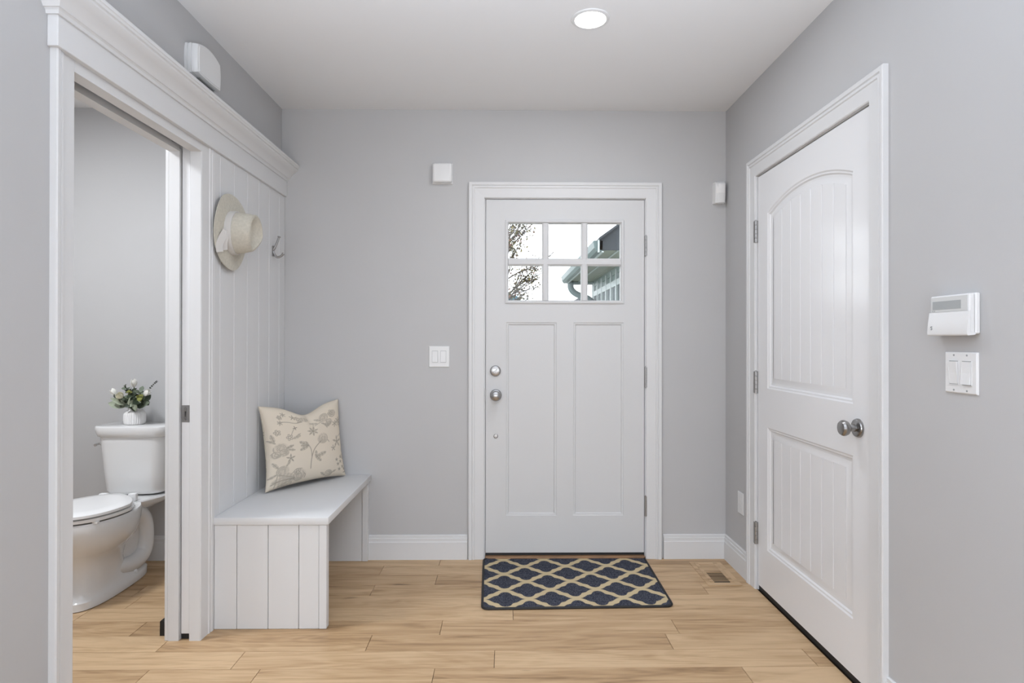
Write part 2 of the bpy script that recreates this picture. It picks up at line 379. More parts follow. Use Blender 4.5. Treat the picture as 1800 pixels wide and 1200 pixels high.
# ---- bathroom side and near walls, living room shell behind the camera
tag(obj('wall_bathroom', MB().box(-2.86, -2.76, -2.1, 0.0, 0, ZC).box(-2.86, XLI, -2.1, -2.0, 0, ZC), M['wall'], smooth=0), 'grey bathroom walls beside the toilet', 'wall', kind=ST)
lv = MB().box(-4.0, XLI, YN - 0.1, YN, 0, ZC).box(XR + 0.12, 4.0, YN - 0.1, YN, 0, ZC)
lv.box(4.0, 4.1, -8.6, YN, 0, ZC).box(-4.1, -4.0, -8.6, YN, 0, ZC)
lv.box(-4.1, 4.1, -8.6, -8.5, 0, 0.28).box(-4.1, 4.1, -8.6, -8.5, 2.4, ZC).box(-4.1, -2.75, -8.6, -8.5, 0.28, 2.4).box(2.75, 4.1, -8.6, -8.5, 0.28, 2.4)
tag(obj('wall_living', lv, M['wall'], smooth=0), 'grey living room walls with the wide window opening', 'wall', kind=ST)

# ---- baseboards
BASE = [(0.0, 0.0), (-0.015, 0.0), (-0.015, 0.098), (-0.012, 0.103), (-0.012, 0.119), (-0.008, 0.122), (-0.008, 0.134), (-0.004, 0.138), (0.0, 0.138)]
plan = lambda p, q, b: (p, q, b)
tag(obj('baseboard_back', MB().sweep(BASE, [(-0.770, 0.0), (-0.209, 0.0)], plan), M['trim'], smooth=20), 'white moulded baseboard between bench and front door', 'baseboard', kind=ST)
tag(obj('baseboard_corner', MB().sweep(BASE, [(0.905, 0.0), (XR, 0.0), (XR, -0.341)], plan), M['trim'], smooth=20), 'white moulded baseboard turning the corner beside the floor vent', 'baseboard', kind=ST)
tag(obj('baseboard_right', MB().sweep(BASE, [(XR, -1.447), (XR, YN)], plan), M['trim'], smooth=20), 'white baseboard under the alarm keypad', 'baseboard', kind=ST)
tag(obj('baseboard_bathroom', MB().sweep(BASE, [(-2.76, -1.99), (-2.76, 0.0), (XLI - 0.001, 0.0)], plan), M['trim'], smooth=20), 'white baseboard behind the toilet', 'baseboard', kind=ST)
tag(obj('baseboard_left', MB().sweep(BASE, [(XL, YN), (XL, -1.728)], plan), M['trim'], smooth=20), 'white baseboard on the near left wall before the bathroom doorway', 'baseboard', kind=ST)

# ---- casings
CAS = [(0, 0), (0, 0.009), (0.004, 0.012), (0.054, 0.014), (0.058, 0.018), (0.066, 0.018), (0.069, 0.015), (0.073, 0.020), (0.086, 0.021), (0.09, 0.018), (0.09, 0)]
def casing(parent, mapf, a0, a1, top, w=1.0, name='casing'):
    prof = [(a * w, b) for a, b in CAS]
    # three mitred lengths: each its own board
    def piece(path_full, i):
        P = [Vector(p) for p in path_full]
        mb = MB(); full = MB().sweep(prof, path_full, mapf, caps=False)
        n = len(prof); mb.v = full.v[i * n:(i + 2) * n]
        mb.f = [(j, (j + 1) % n, n + (j + 1) % n, n + j) for j in range(n)] + [tuple(reversed(range(n))), tuple(range(n, 2 * n))]
        return mb
    path = [(a0, 0.0), (a0, top), (a1, top), (a1, 0.0)]
    for i, nm in enumerate((name + '_side', name + '_head', name + '_side')):
        obj(nm, piece(path, i), M['trim'], parent, smooth=20)

# front door frame
t1 = thing('trim_1', 'white moulded casing and jamb framing the front door', 'door frame', (0.345, 0, 0), kind=ST)
casing(t1, lambda p, q, b: (p, -b, q), -0.114, 0.8035, 2.047)
j = MB().box(DX0, -0.1095, 0.001, 0.139, 0, DZ - 0.001).box(0.7995, DX1, 0.001, 0.139, 0, DZ - 0.001).box(DX0, DX1, 0.001, 0.139, 2.0435, DZ - 0.001)
j.box(-0.1095, -0.096, 0.05, 0.07, 0.03, 2.0435).box(0.786, 0.7995, 0.05, 0.07, 0.03, 2.0435).box(-0.1095, 0.7995, 0.05, 0.07, 2.03, 2.0435)
obj('jamb', j, M['trim'], t1, smooth=0)
obj('threshold', MB().box(-0.1095, 0.7995, -0.022, 0.139, 0.0005, 0.018, bev=0.004), M['sill_wood'], t1)
st = obj('strike_plate', MB().box(-0.1115, -0.1085, -0.006, 0.03, 0.893, 0.967), M['nickel_dull'], t1, smooth=0); st['label'] = 'dark metal strike plate on the door jamb'

# ------------------------------------------------------------------ panel helper
def inset_panel(mb, x0, x1, z0, z1, y, steps):
    """a stepped recess/raise inside a rectangle: steps = (inset, y offset) list; last closes"""
    rings = []
    for ins, dy in steps:
        rings.append([(x0 + ins, y + dy, z0 + ins), (x1 - ins, y + dy, z0 + ins), (x1 - ins, y + dy, z1 - ins), (x0 + ins, y + dy, z1 - ins)])
    mb.loft(rings, False, True)

def plate_with_holes(mb, xs, zs, holes, y0, y1, mapf):
    """flat slab face divided by grid lines xs, zs; cells in holes are left open (with reveals)"""
    def q(a, b, c, d): mb.add([mapf(*a), mapf(*b), mapf(*c), mapf(*d)], [(0, 1, 2, 3)])
    for i in range(len(xs) - 1):
        for k in range(len(zs) - 1):
            a, b, c, d = xs[i], xs[i + 1], zs[k], zs[k + 1]
            if (i, k) in holes:
                if (i - 1, k) not in holes: q((a, c, y0), (a, d, y0), (a, d, y1), (a, c, y1))
                if (i + 1, k) not in holes: q((b, c, y0), (b, c, y1), (b, d, y1), (b, d, y0))
                q((a, c, y0), (a, c, y1), (b, c, y1), (b, c, y0)); q((a, d, y0), (b, d, y0), (b, d, y1), (a, d, y1))
            else:
                q((a, c, y0), (b, c, y0), (b, d, y0), (a, d, y0)); q((a, c, y1), (a, d, y1), (b, d, y1), (b, c, y1))
    X0, X1, Z0, Z1 = xs[0], xs[-1], zs[0], zs[-1]
    q((X0, Z0, y0), (X0, Z1, y0), (X0, Z1, y1), (X0, Z0, y1)); q((X1, Z0, y0), (X1, Z0, y1), (X1, Z1, y1), (X1, Z1, y0))
    q((X0, Z0, y0), (X0, Z0, y1), (X1, Z0, y1), (X1, Z0, y0)); q((X0, Z1, y0), (X1, Z1, y0), (X1, Z1, y1), (X0, Z1, y1))

# ================================================================== FRONT DOOR
d1 = thing('door_1', 'white front door with six panes over two tall recessed panels', 'door', (0.345, 0.022, 0.03), kind=ST)
dm = MB(); xz = lambda p, q, b: (p, b, q)
GX0, GX1, GZ0, GZ1 = 0.012, 0.672, 1.458, 1.916
PN = [(0.0096, 0.2958), (0.392, 0.6786)]
plate_with_holes(dm, [-0.106, PN[0][0], GX0 + 0.0001, PN[0][1], PN[1][0], GX1 - 0.0001, PN[1][1], 0.796], [0.034, 0.244, 1.342, GZ0, GZ1, 2.040],
                 {(1, 1), (2, 1), (4, 1), (5, 1), (2, 3), (3, 3), (4, 3)}, 0.0, 0.045, xz)
obj('leaf', dm, M['front_door'], d1, smooth=0)
for a, b in PN:
    pm = MB(); inset_panel(pm, a, b, 0.244, 1.342, 0.0, [(0, 0.0), (0.003, 0.0035), (0.010, 0.0045), (0.014, 0.0095), (0.016, 0.0105)])
    obj('panel', pm, M['front_door'], d1, smooth=20)
# lite frame: raised moulding round the glass, muntins, panes
LX = [(0.0219, 0.2132), (0.2503, 0.4370), (0.4728, 0.6614)]; LZ = [(1.4677, 1.6655), (1.7068, 1.9070)]
lf = MB()
for z0, z1, ins in ((1, 0, 0),):
    outer = [(0.0024, 1.448), (0.6809, 1.448), (0.6809, 1.926), (0.0024, 1.926)]
    inner = [(LX[0][0], LZ[0][0]), (LX[2][1], LZ[0][0]), (LX[2][1], LZ[1][1]), (LX[0][0], LZ[1][1])]
    def ring(t, y): return [(o_[0] + (i_[0] - o_[0]) * t, y, o_[1] + (i_[1] - o_[1]) * t) for o_, i_ in zip(outer, inner)]
    lf.loft([ring(0, 0.001), ring(0.0, -0.004), ring(0.25, -0.0075), ring(0.7, -0.008), ring(1.0, 0.0), ring(1.0, 0.035), ring(0.0, 0.0351)], False, False)
lfo = obj('lite_frame', lf, M['front_door'], d1, smooth=25)
for a, b in ((LX[0][1], LX[1][0]), (LX[1][1], LX[2][0])):
    c = (a + b) / 2; h = (b - a) / 2
    pm = MB(); pm.prism([(-h, 0.035), (-h, 0.0), (-h + 0.008, -0.0065), (h - 0.008, -0.0065), (h, 0.0), (h, 0.035)], lambda p, q, z: (c + p, q, z), LZ[0][0], LZ[1][1])
    obj('muntin', pm, M['front_door'], lfo, smooth=20)
c = (LZ[0][1] + LZ[1][0]) / 2; h = (LZ[1][0] - LZ[0][1]) / 2
pm = MB(); pm.prism([(-h, 0.035), (-h, 0.0), (-h + 0.008, -0.0068), (h - 0.008, -0.0068), (h, 0.0), (h, 0.035)], lambda p, q, x: (x, q, c + p), LX[0][0], LX[2][1])
obj('muntin', pm, M['front_door'], lfo, smooth=20)
for a, b in LX:
    for z0, z1 in LZ:
        obj('pane', MB().box(a, b, 0.020, 0.024, z0, z1), M['glass'], d1, smooth=0)
obj('door_sweep', MB().box(-0.106, 0.796, 0.004, 0.041, 0.0185, 0.0338), M['rubber'], d1, smooth=0)['label'] = 'black rubber door sweep'
def knob(parent, org, axis, s=1.0, name='knob'):
    rose = [(0.034, 0.0), (0.034, 0.004), (0.031, 0.010), (0.024, 0.013), (0.013, 0.0145), (0.0125, 0.034)]
    ball = [(0.0125, 0.033), (0.017, 0.036), (0.025, 0.042), (0.0285, 0.051), (0.028, 0.058), (0.0235, 0.0645), (0.014, 0.068), (0.0, 0.069)]
    k = obj(name, MB().lathe([(r * s, h * s) for r, h in ball], org, axis, 40), M['nickel'], parent, smooth=30); k['label'] = 'round satin nickel door knob'
    obj('rose', MB().lathe([(r * s, h * s) for r, h in rose], org, axis, 40), M['nickel'], k, smooth=30)
    return k
kb = knob(d1, (-0.0495, 0.0, 0.928), '-y', 1.0)
db = obj('deadbolt', MB().lathe([(0.031, 0), (0.031, 0.006), (0.027, 0.013), (0.019, 0.015), (0.0, 0.0155)], (-0.052, 0.0, 1.066), '-y', 36), M['nickel'], d1, smooth=30); db['label'] = 'satin nickel deadbolt with thumb turn'
tm = MB().box(-0.014, 0.014, -0.030, -0.014, -0.0035, 0.0035, bev=0.002)
ca, sa = math.cos(0.75), math.sin(0.75); tm.v = [(-0.052 + x * ca - z * sa, y, 1.066 + x * sa + z * ca) for x, y, z in tm.v]
obj('thumb_turn', tm, M['nickel'], db, smooth=30)
pl = obj('lock_plug', MB().lathe([(0.0125, 0), (0.0125, 0.003), (0.009, 0.0055), (0.0, 0.006)], (-0.0495, 0.0, 0.6965), '-y', 20), M['nickel_dull'], d1, smooth=30); pl['label'] = 'small dull metal plug below the knob'
for z0, z1 in ((1.7216, 1.8346), (0.9731, 1.0892), (0.2416, 0.3544)):
    hm = MB()
    for i in range(5):
        h0 = z0 + (z1 - z0) * i / 5; h1 = z0 + (z1 - z0) * (i + 1) / 5
        hm.lathe([(0.006, 0), (0.0072, 0.0008), (0.0072, h1 - h0 - 0.0012), (0.006, h1 - h0 - 0.0004)], (0.8035, -0.0085, h0), 'z', 14)
    hm.lathe([(0.0045, 0), (0.0045, 0.004), (0, 0.006)], (0.8035, -0.0085, z1), 'z', 12).box(0.7965, 0.8015, -0.010, 0.03, z0, z1)
    obj('hinge', hm, M['nickel_dull'], d1, smooth=30)['label'] = 'satin nickel butt hinge'

# ================================================================== CLOSET DOOR (right)
t2 = thing('trim_2', 'white moulded casing and jamb framing the arched panel door', 'door frame', (XR, -0.89, 0), kind=ST)
casing(t2, lambda p, q, b: (XR - b, p, q), -1.3595, -0.4265, 2.062)
# the sweep above runs near side first with offsets outward
j = MB().box(XR + 0.001, XR + 0.119, CY0 + 0.0, -1.3545, 0, CZ - 0.001).box(XR + 0.001, XR + 0.119, -0.4295, CY1, 0, CZ - 0.001).box(XR + 0.001, XR + 0.119, CY0, CY1, 2.0595, CZ - 0.001)
j.box(XR + 0.045, XR + 0.06, -1.3545, -1.342, 0.0, 2.0595).box(XR + 0.045, XR + 0.06, -0.442, -0.4295, 0, 2.0595).box(XR + 0.045, XR + 0.06, -1.3545, -0.4295, 2.047, 2.0595)
obj('jamb', j, M['trim'], t2, smooth=0)

d2 = thing('door_2', 'white two-panel door with arched beadboard upper panel on the right wall', 'door', (XR, -0.89, 0.02), kind=ST)
Y0, Y1, ZB, ZT = -1.3515, -0.4325, 0.026, 2.0545
PYA, PYB = -1.243, -0.535           # panel opening
XF = XR + 0.003                     # face plane of the leaf
def arch_outline(y0, y1, z0, zs, rise, n=28, ins=0.0):
    """rectangle with a segmental arch on top, counter clockwise; inset by ins"""
    y0 += ins; y1 -= ins; z0 += ins
    w = (y1 - y0) / 2
    pts = [(y0, z0), (y1, z0)]
    if rise <= 0: return pts + [(y1, zs - ins), (y0, zs - ins)]
    wo = w + ins; Rr = (wo * wo + rise * rise) / (2 * rise); cz = zs + rise - Rr; cy = (y0 + y1) / 2; r = Rr - ins
    a = math.asin(min(1, w / r))
    for i in range(n + 1):
        t = a - 2 * a * i / n
        pts.append((cy + r * math.sin(t), cz + r * math.cos(t)))
    return pts
UP = (PYA, PYB, 1.009, 1.856, 0.070); LP = (PYA, PYB, 0.228, 0.822, 0.0)
# leaf built from face with two openings via filled curve triangulation
bm = bmesh.new()
def loop(pts, x):
    vs = [bm.verts.new((x, p, q)) for p, q in pts]
    return [bm.edges.new((vs[i], vs[(i + 1) % len(vs)])) for i in range(len(vs))]
es = loop([(Y0, ZB), (Y1, ZB), (Y1, ZT), (Y0, ZT)], XF) + loop(arch_outline(*UP), XF) + loop(arch_outline(*LP), XF)
bmesh.ops.triangle_fill(bm, use_beauty=True, use_dissolve=False, edges=es)
leafm = MB().bm(bm)
leafm.add([(XF, Y0, ZB), (XF, Y1, ZB), (XF, Y1, ZT), (XF, Y0, ZT), (XF + 0.035, Y0, ZB), (XF + 0.035, Y1, ZB), (XF + 0.035, Y1, ZT), (XF + 0.035, Y0, ZT)],
          [(0, 4, 5, 1), (1, 5, 6, 2), (2, 6, 7, 3), (3, 7, 4, 0), (4, 7, 6, 5)])
obj('leaf', leafm, M['door'], d2, smooth=0)
def door_panel(spec, name):
    mb = MB(); rings = []
    # profile of the sticking: bead, cove, bevel up to the raised field
    for ins, dx in ((0.0, 0.0), (0.006, 0.004), (0.012, 0.0045), (0.018, 0.010), (0.026, 0.0115), (0.030, 0.0115), (0.052, 0.0055)):
        rings.append([(XF + dx, p, q) for p, q in arch_outline(*spec, ins=ins)])
    mb.loft(rings, False, False)
    o = obj(name, mb, M['door'], d2, smooth=25)
    # field boards with V grooves between
    y0, y1, z0, zs, rise = spec; I = 0.052
    n = 7; a0, a1 = y0 + I, y1 - I; w = (a1 - a0) / n
    out = arch_outline(*spec, ins=I)
    if rise > 0:
        wo = (y1 - y0) / 2; Rr = (wo * wo + rise * rise) / (2 * rise); cz = zs + rise - Rr; cy = (y0 + y1) / 2
        topz = lambda y: cz + math.sqrt((Rr - I) ** 2 - (y - cy) ** 2)
    else: topz = lambda y: zs - I
    for i in range(n):
        u0 = a0 + i * w; u1 = u0 + w; g = 0.0035
        prof = [(u0, 0.0115), (u0 + g, 0.0055)] + [(u0 + g + (w - 2 * g) * t / 4, 0.0055) for t in range(1, 4)] + [(u1 - g, 0.0055), (u1 - g * .15, 0.0115), (u1, 0.0115)]
        bm2 = MB(); m_ = len(prof)
        vs = [(XF + dx, y, z0 + I) for y, dx in prof] + [(XF + dx, y, topz(y)) for y, dx in prof]
        bm2.add(vs, [(k, k + 1, m_ + k + 1, m_ + k) for k in range(m_ - 1)])
        obj('board', bm2, M['door'], o, smooth=15)
door_panel(UP, 'arched_panel'); door_panel(LP, 'lower_panel')
obj('gap_shade', MB().box(XF + 0.004, XF + 0.03, Y0, Y1, 0.0005, 0.0255), M['rubber'], d2, smooth=0)['label'] = 'black strip for the shaded gap under the door'  # solid black strip painting the dark of the gap below the leaf
knob(d2, (XF, -1.277, 0.927), '-x', 1.0)
for z0, z1 in ((1.7293, 1.8385), (0.9771, 1.0861), (0.226, 0.3349)):
    hm = MB()
    for i in range(5):
        h0 = z0 + (z1 - z0) * i / 5; h1 = z0 + (z1 - z0) * (i + 1) / 5
        hm.lathe([(0.0062, 0), (0.0074, 0.0008), (0.0074, h1 - h0 - 0.0012), (0.0062, h1 - h0 - 0.0004)], (XR - 0.007, -0.427, h0), 'z', 14)
    hm.lathe([(0.0045, 0), (0.0045, 0.004), (0, 0.006)], (XR - 0.007, -0.427, z1), 'z', 12)
    hm.box(XR - 0.0125, XR - 0.0102, -0.4265, -0.404, z0, z1, bev=0.0008)
    hm.box(XR - 0.004, XR + 0.02, -0.4315, -0.4275, z0, z1)
    obj('hinge', hm, M['nickel_dull'], d2, smooth=30)['label'] = 'satin nickel butt hinge'

# ================================================================== POCKET DOORWAY (left)
t3 = thing('trim_3', 'white doorway trim with header board and crown around bathroom pocket door', 'door frame', (XL, -1.28, 0), kind=ST)
yz = lambda p, q, b: (XL + b, p, q)
prof = [(a * 0.9, b) for a, b in CAS]
for y, sgn in ((PY0, -1), (PY1, 1)):
    wf = 0.9 if sgn < 0 else 1.08
    pts = [(y + sgn * a * wf, b) for a, b in CAS]
    mb = MB(); mb.loft([[(XL + b, yy, 0.0) for yy, b in pts], [(XL + b, yy, 2.06) for yy, b in pts]])
    obj('casing_side', mb, M['trim'], t3, smooth=20)
obj('casing_head', MB().box(XL, XL + 0.012, PY0 - 0.002, PY1 + 0.002, PZ, 2.06), M['trim'], t3, smooth=0)
hb = MB().box(XL, XL + 0.030, -1.737, -0.0005, 2.0505, 2.150, bev=0.0015)
obj('header_board', hb, M['trim'], t3, smooth=20)
CR = [(0.0, 2.136), (-0.006, 2.136), (-0.008, 2.146), (-0.012, 2.150), (-0.016, 2.151), (-0.020, 2.158), (-0.028, 2.170), (-0.040, 2.181), (-0.053, 2.190), (-0.059, 2.197), (-0.060, 2.203), (-0.066, 2.205), (-0.068, 2.212), (-0.071, 2.214), (-0.071, 2.2255), (0.0, 2.2255)]
cm = MB()
x0, x1, ya, ye = XL + 0.0005, XL + 0.030, -1.737, -0.0005
cm.loft([[(x0, ya + a, b) for a, b in CR], [(x1 - a, ya + a, b) for a, b in CR], [(x1 - a, ye, b) for a, b in CR]])
cm.box(x0, x1 + 0.001, ya, ye, 2.14, 2.2254)
obj('crown', cm, M['trim'], t3, smooth=28)
jm = MB()
jm.box(XLI, -1.342, PY1, PY1 + 0.0195, 0, 2.03).box(-1.298, XL, PY1, PY1 + 0.0195, 0, 2.03)          # split jamb at the pocket
jm.box(XLI, XL, PY0 - 0.0195, PY0, 0, 2.03)                                                        # latch jamb
jm.box(XLI, -1.342, PY0, PY1, PZ - 0.0, 2.04).box(-1.298, XL, PY0, PY1, PZ - 0.0, 2.04)              # split head
obj('jamb', jm, M['trim'], t3, smooth=0)
# casing on the bathroom side of the pocket
obj('inner_casing', MB().box(XLI - 0.014, XLI, PY1 + 0.001, PY1 + 0.09, 0.0, 2.06, bev=0.002).box(XLI - 0.014, XLI, PY0 - 0.09, PY0 - 0.001, 0.0, 2.06, bev=0.002).box(XLI - 0.014, XLI, PY0 - 0.09, PY1 + 0.09, 2.06, 2.14, bev=0.002), M['trim'], t3, smooth=20)
obj('track', MB().box(-1.3415, -1.2985, PY0, -0.02, 2.062, 2.0895), M['dark'], t3, smooth=0)['label'] = 'dark sliding track in the head slot'

d3 = thing('door_3', 'white pocket door slid into the left wall with flush edge pull', 'door', (-1.32, -0.5, 0.02), kind=ST)
obj('leaf', MB().box(-1.3375, -1.3035, -0.906, -0.16, 0.024, 2.05, bev=0.0015), M['door'], d3, smooth=20)
ep = MB().box(-1.3372, -1.3038, -0.9075, -0.9055, 0.899, 0.969)
epo = obj('edge_pull', ep, M['nickel_dull'], d3, smooth=0); epo['label'] = 'satin nickel edge pull with dark slot'
obj('pull_cup', MB().prism([(-1.3265 + 0.0055 * math.cos(t) + 0.006, 0.934 + (0.022 if math.sin(t) > 0 else -0.022) + 0.0055 * math.sin(t)) for t in [2 * PI * k / 20 for k in range(20)]], lambda p, q, b: (p, b, q), -0.9082, -0.9074), M['nickel'], epo, smooth=0)
obj('slot', MB().box(-1.3220, -1.3192, -0.9088, -0.908, 0.922, 0.944), M['dark'], epo, smooth=0)

obj('slot_shade', MB().box(-1.3385, -1.3025, -0.900, -0.2, 0.0005, 0.0225), M['rubber'], d3, smooth=0)['label'] = 'dark block for the shade under the pocket door'  # black block added to darken the bottom of the pocket slot like shade
# ---- vertical plank panelling above the bench
t4 = thing('trim_4', 'white vertical plank panelling above the bench on left wall', 'wall panelling', (XL, -0.41, 0), kind=ST)
joints = [-0.8215, -0.7694, -0.6332, -0.4929, -0.3567, -0.2246, -0.0847, -0.0008]
for a, b in zip(joints[:-1], joints[1:]):
    g = 0.0012
    obj('plank', MB().box(XL, XL + 0.018, a + g, b - g, 0.0, 2.052, bev=0.0022), M['trim'], t4, smooth=20)
obj('backing', MB().box(XL - 0.0005, XL + 0.012, -0.8215, -0.0008, 0.0, 2.05), M['trim'], t4, smooth=0)

# ================================================================== BENCH
bn = thing('bench', 'white built-in hall bench with plank sides under the hat and panelling', 'bench', (-1.0, -0.41, 0))
BX0, BX1, BY = XL + 0.0185, -0.7627, -0.8212
obj('seat_slab', MB().box(BX0, -0.754, BY - 0.006, -0.0008, 0.4475, 0.4795, bev=0.003, seg=2), M['trim'], bn, smooth=25)
ep = obj('end_panel', MB().box(BX0, BX1 - 0.012, BY + 0.012, BY + 0.032, 0.0005, 0.447), M['trim'], bn, smooth=0)
bj = [BX0, -1.1468, -1.0134, -0.8823, -0.7955]
for a, b in zip(bj[:-1], bj[1:]):
    obj('plank', MB().box(a + 0.001, b - 0.001, BY, BY + 0.014, 0.0005, 0.447, bev=0.0018), M['trim'], ep, smooth=20)
obj('corner_post', MB().box(-0.7952, BX1, BY - 0.002, BY + 0.034, 0.0005, 0.447, bev=0.002), M['trim'], bn, smooth=20)
ep2 = obj('wall_end_panel', MB().box(BX0, -0.800, -0.030, -0.0008, 0.0005, 0.447), M['trim'], bn, smooth=0)
obj('corner_post', MB().box(-0.7985, -0.766, -0.036, -0.0008, 0.0005, 0.447, bev=0.002), M['trim'], bn, smooth=20)
obj('apron_cleat', MB().box(BX0, BX0 + 0.02, BY + 0.033, -0.031, 0.38, 0.447), M['trim'], bn, smooth=0)

# ================================================================== CUSHION
def draw_print(n):
    """soft grey-brown flower print, drawn as strokes and washes on an n x n grid (u right, v up)"""
    im = np.zeros((n, n)); vv, uu = np.mgrid[0:n, 0:n] / (n - 1.0)
    r2 = random.Random(3)
    def ink(d, w, k): np.maximum(im, k * np.clip(1.5 - d / w, 0, 1), out=im)
    def stroke(pts, w=0.006, k=0.7):
        P = [p[:] for p in smooth_path([(a, b, 0) for a, b in pts], 5)]
        for p, q in zip(P[:-1], P[1:]):
            ax, ay, bx, by = p[0], p[1], q[0], q[1]; dx, dy = bx - ax, by - ay; L2 = dx * dx + dy * dy + 1e-12
            x0, x1 = min(ax, bx) - .03, max(ax, bx) + .03; y0, y1 = min(ay, by) - .03, max(ay, by) + .03
            i0, i1 = max(0, int(y0 * n)), min(n, int(y1 * n) + 2); j0, j1 = max(0, int(x0 * n)), min(n, int(x1 * n) + 2)
            if i1 <= i0 or j1 <= j0: continue
            U, V = uu[i0:i1, j0:j1], vv[i0:i1, j0:j1]
            t = np.clip(((U - ax) * dx + (V - ay) * dy) / L2, 0, 1)
            d = np.hypot(U - ax - t * dx, V - ay - t * dy)
            im[i0:i1, j0:j1] = np.maximum(im[i0:i1, j0:j1], k * np.clip(1.5 - d / w, 0, 1))
    def wash(cx, cy, rx, ry, rot=0, k=0.3):
        c, s = math.cos(rot), math.sin(rot); X = (uu - cx) * c + (vv - cy) * s; Y = -(uu - cx) * s + (vv - cy) * c
        d = np.hypot(X / rx, Y / ry); np.maximum(im, k * np.clip((1.15 - d) * 5, 0, 1) * (0.75 + 0.25 * np.sin(X * 160)), out=im)
    def leaf(x, y, a, l, k=0.45):
        cx, cy = x + math.cos(a) * l / 2, y + math.sin(a) * l / 2; wash(cx, cy, l / 2, l / 5, a, k); stroke([(x, y), (x + math.cos(a) * l, y + math.sin(a) * l)], .004, k + .25)
    def rose(x, y, r, k=0.35):
        wash(x, y, r, r * .9, 0.4, k * .7); wash(x + r * .2, y - r * .2, r * .5, r * .55, 0, k)
        for i in range(4):
            a0 = r2.uniform(0, 6); rr = r * (0.3 + 0.22 * i)
            stroke([(x + rr * math.cos(a0 + t * .5), y + rr * .92 * math.sin(a0 + t * .5)) for t in range(8)], .0045, .55)
    def star(x, y, r, n_=6, k=.45):
        for i in range(n_): leaf(x, y, i * 2 * PI / n_ + .3, r, k)
        wash(x, y, r * .22, r * .22, 0, .6)
    def blossom(x, y, r):
        for i in range(5):
            a = i * 2 * PI / 5; stroke([(x + r * .9 * math.cos(a + t) * (.55 + .45 * math.sin(t * PI / 1.2)), y + r * .9 * math.sin(a + t) * (.55 + .45 * math.sin(t * PI / 1.2))) for t in (0, .4, .8, 1.2)], .0045, .6)
        stroke([(x + r * .35 * math.cos(t), y + r * .35 * math.sin(t)) for t in range(7)], .004, .7)
    # central stem with bud
    stroke([(.47, .16), (.48, .28), (.52, .40), (.58, .47)], .0055, .7); stroke([(.485, .30), (.48, .40), (.45, .47)], .005, .65)
    rose(.645, .535, .075, .42); leaf(.58, .47, .7, .05, .55)
    for a, l in ((2.6, .13), (3.0, .10), (3.5, .12), (2.1, .07)): leaf(.45, .46, a, l, .5)
    leaf(.53, .33, -.9, .12, .5); leaf(.55, .30, .35, .13, .5); leaf(.54, .38, -1.5, .10, .45)
    # top right spray
    rose(.70, .83, .07); rose(.84, .85, .055, .42); rose(.78, .74, .05); blossom(.82, .86, .05)
    for i in range(6): leaf(.66 + .03 * i, .76 - .012 * (i % 3), -.6 - .35 * i, .07, .42)
    star(.87, .70, .045); star(.93, .73, .05); star(.97, .68, .04)
    stroke([(.56, .74), (.62, .77), (.70, .79)], .005, .5); leaf(.60, .77, 2.9, .10, .4); leaf(.66, .80, 2.6, .1, .4)
    star(.52, .66, .07, 7, .5); stroke([(.53, .71), (.55, .77)], .004, .6)
    # right side
    star(.88, .46, .075, 5, .5); star(.80, .38, .04, 5, .5); leaf(.74, .47, 2.2, .04, .4); stroke([(.90, .52), (.98, .56)], .004, .5)
    for x, y in ((.86, .16), (.91, .19), (.94, .12), (.88, .09), (.97, .09), (.84, .22), (.92, .25)): star(x, y, .022, 5, .6)
    rose(.97, .26, .045); rose(.99, .34, .04); leaf(.95, .04, .3, .06)
    # top left branch
    stroke([(.12, .80), (.22, .80), (.32, .79), (.40, .82)], .005, .6); blossom(.15, .86, .03); star(.30, .87, .035, 5, .5)
    wash(.44, .87, .055, .04, 0, .45); blossom(.36, .86, .04); star(.14, .79, .03); star(.20, .90, .03); leaf(.34, .80, .5, .07)
    # left cluster
    blossom(.22, .60, .045); stroke([(.24, .62), (.27, .68), (.30, .72)], .004, .6); star(.30, .72, .025, 4, .7); leaf(.26, .58, .3, .1, .4); leaf(.3, .6, .6, .07, .4)
    blossom(.09, .67, .04); rose(.11, .47, .075); rose(.14, .42, .05, .45); rose(.06, .40, .045); leaf(.17, .47, .3, .09, .55); leaf(.19, .45, -.2, .08, .5)
    star(.21, .34, .05, 5, .55); leaf(.05, .56, 1.8, .09); leaf(.06, .54, 2.5, .07)
    # lower left peony and bird
    rose(.13, .20, .065); leaf(.08, .24, 2.2, .09); leaf(.16, .25, .9, .07); leaf(.07, .17, 3.6, .08); stroke([(.07, .02), (.075, .10), (.08, .16)], .005, .6)
    rose(.33, .105, .075, .34); wash(.345, .085, .05, .05, .3, .2); blossom(.30, .15, .045)
    for a_, l_ in ((2.75, .20), (3.15, .24), (3.5, .18)): leaf(.28, .085, a_, l_, .42)
    stroke([(.03, .06), (.12, .085), (.22, .08), (.28, .07)], .006, .7); stroke([(.38, .12), (.405, .10), (.40, .06)], .005, .65); stroke([(.24, .15), (.28, .19), (.35, .185)], .005, .6)
    rose(.20, .02, .06, .3); rose(.72, .05, .05, .4); leaf(.68, .03, 2.5, .08); leaf(.76, .05, .5, .07)
    return im
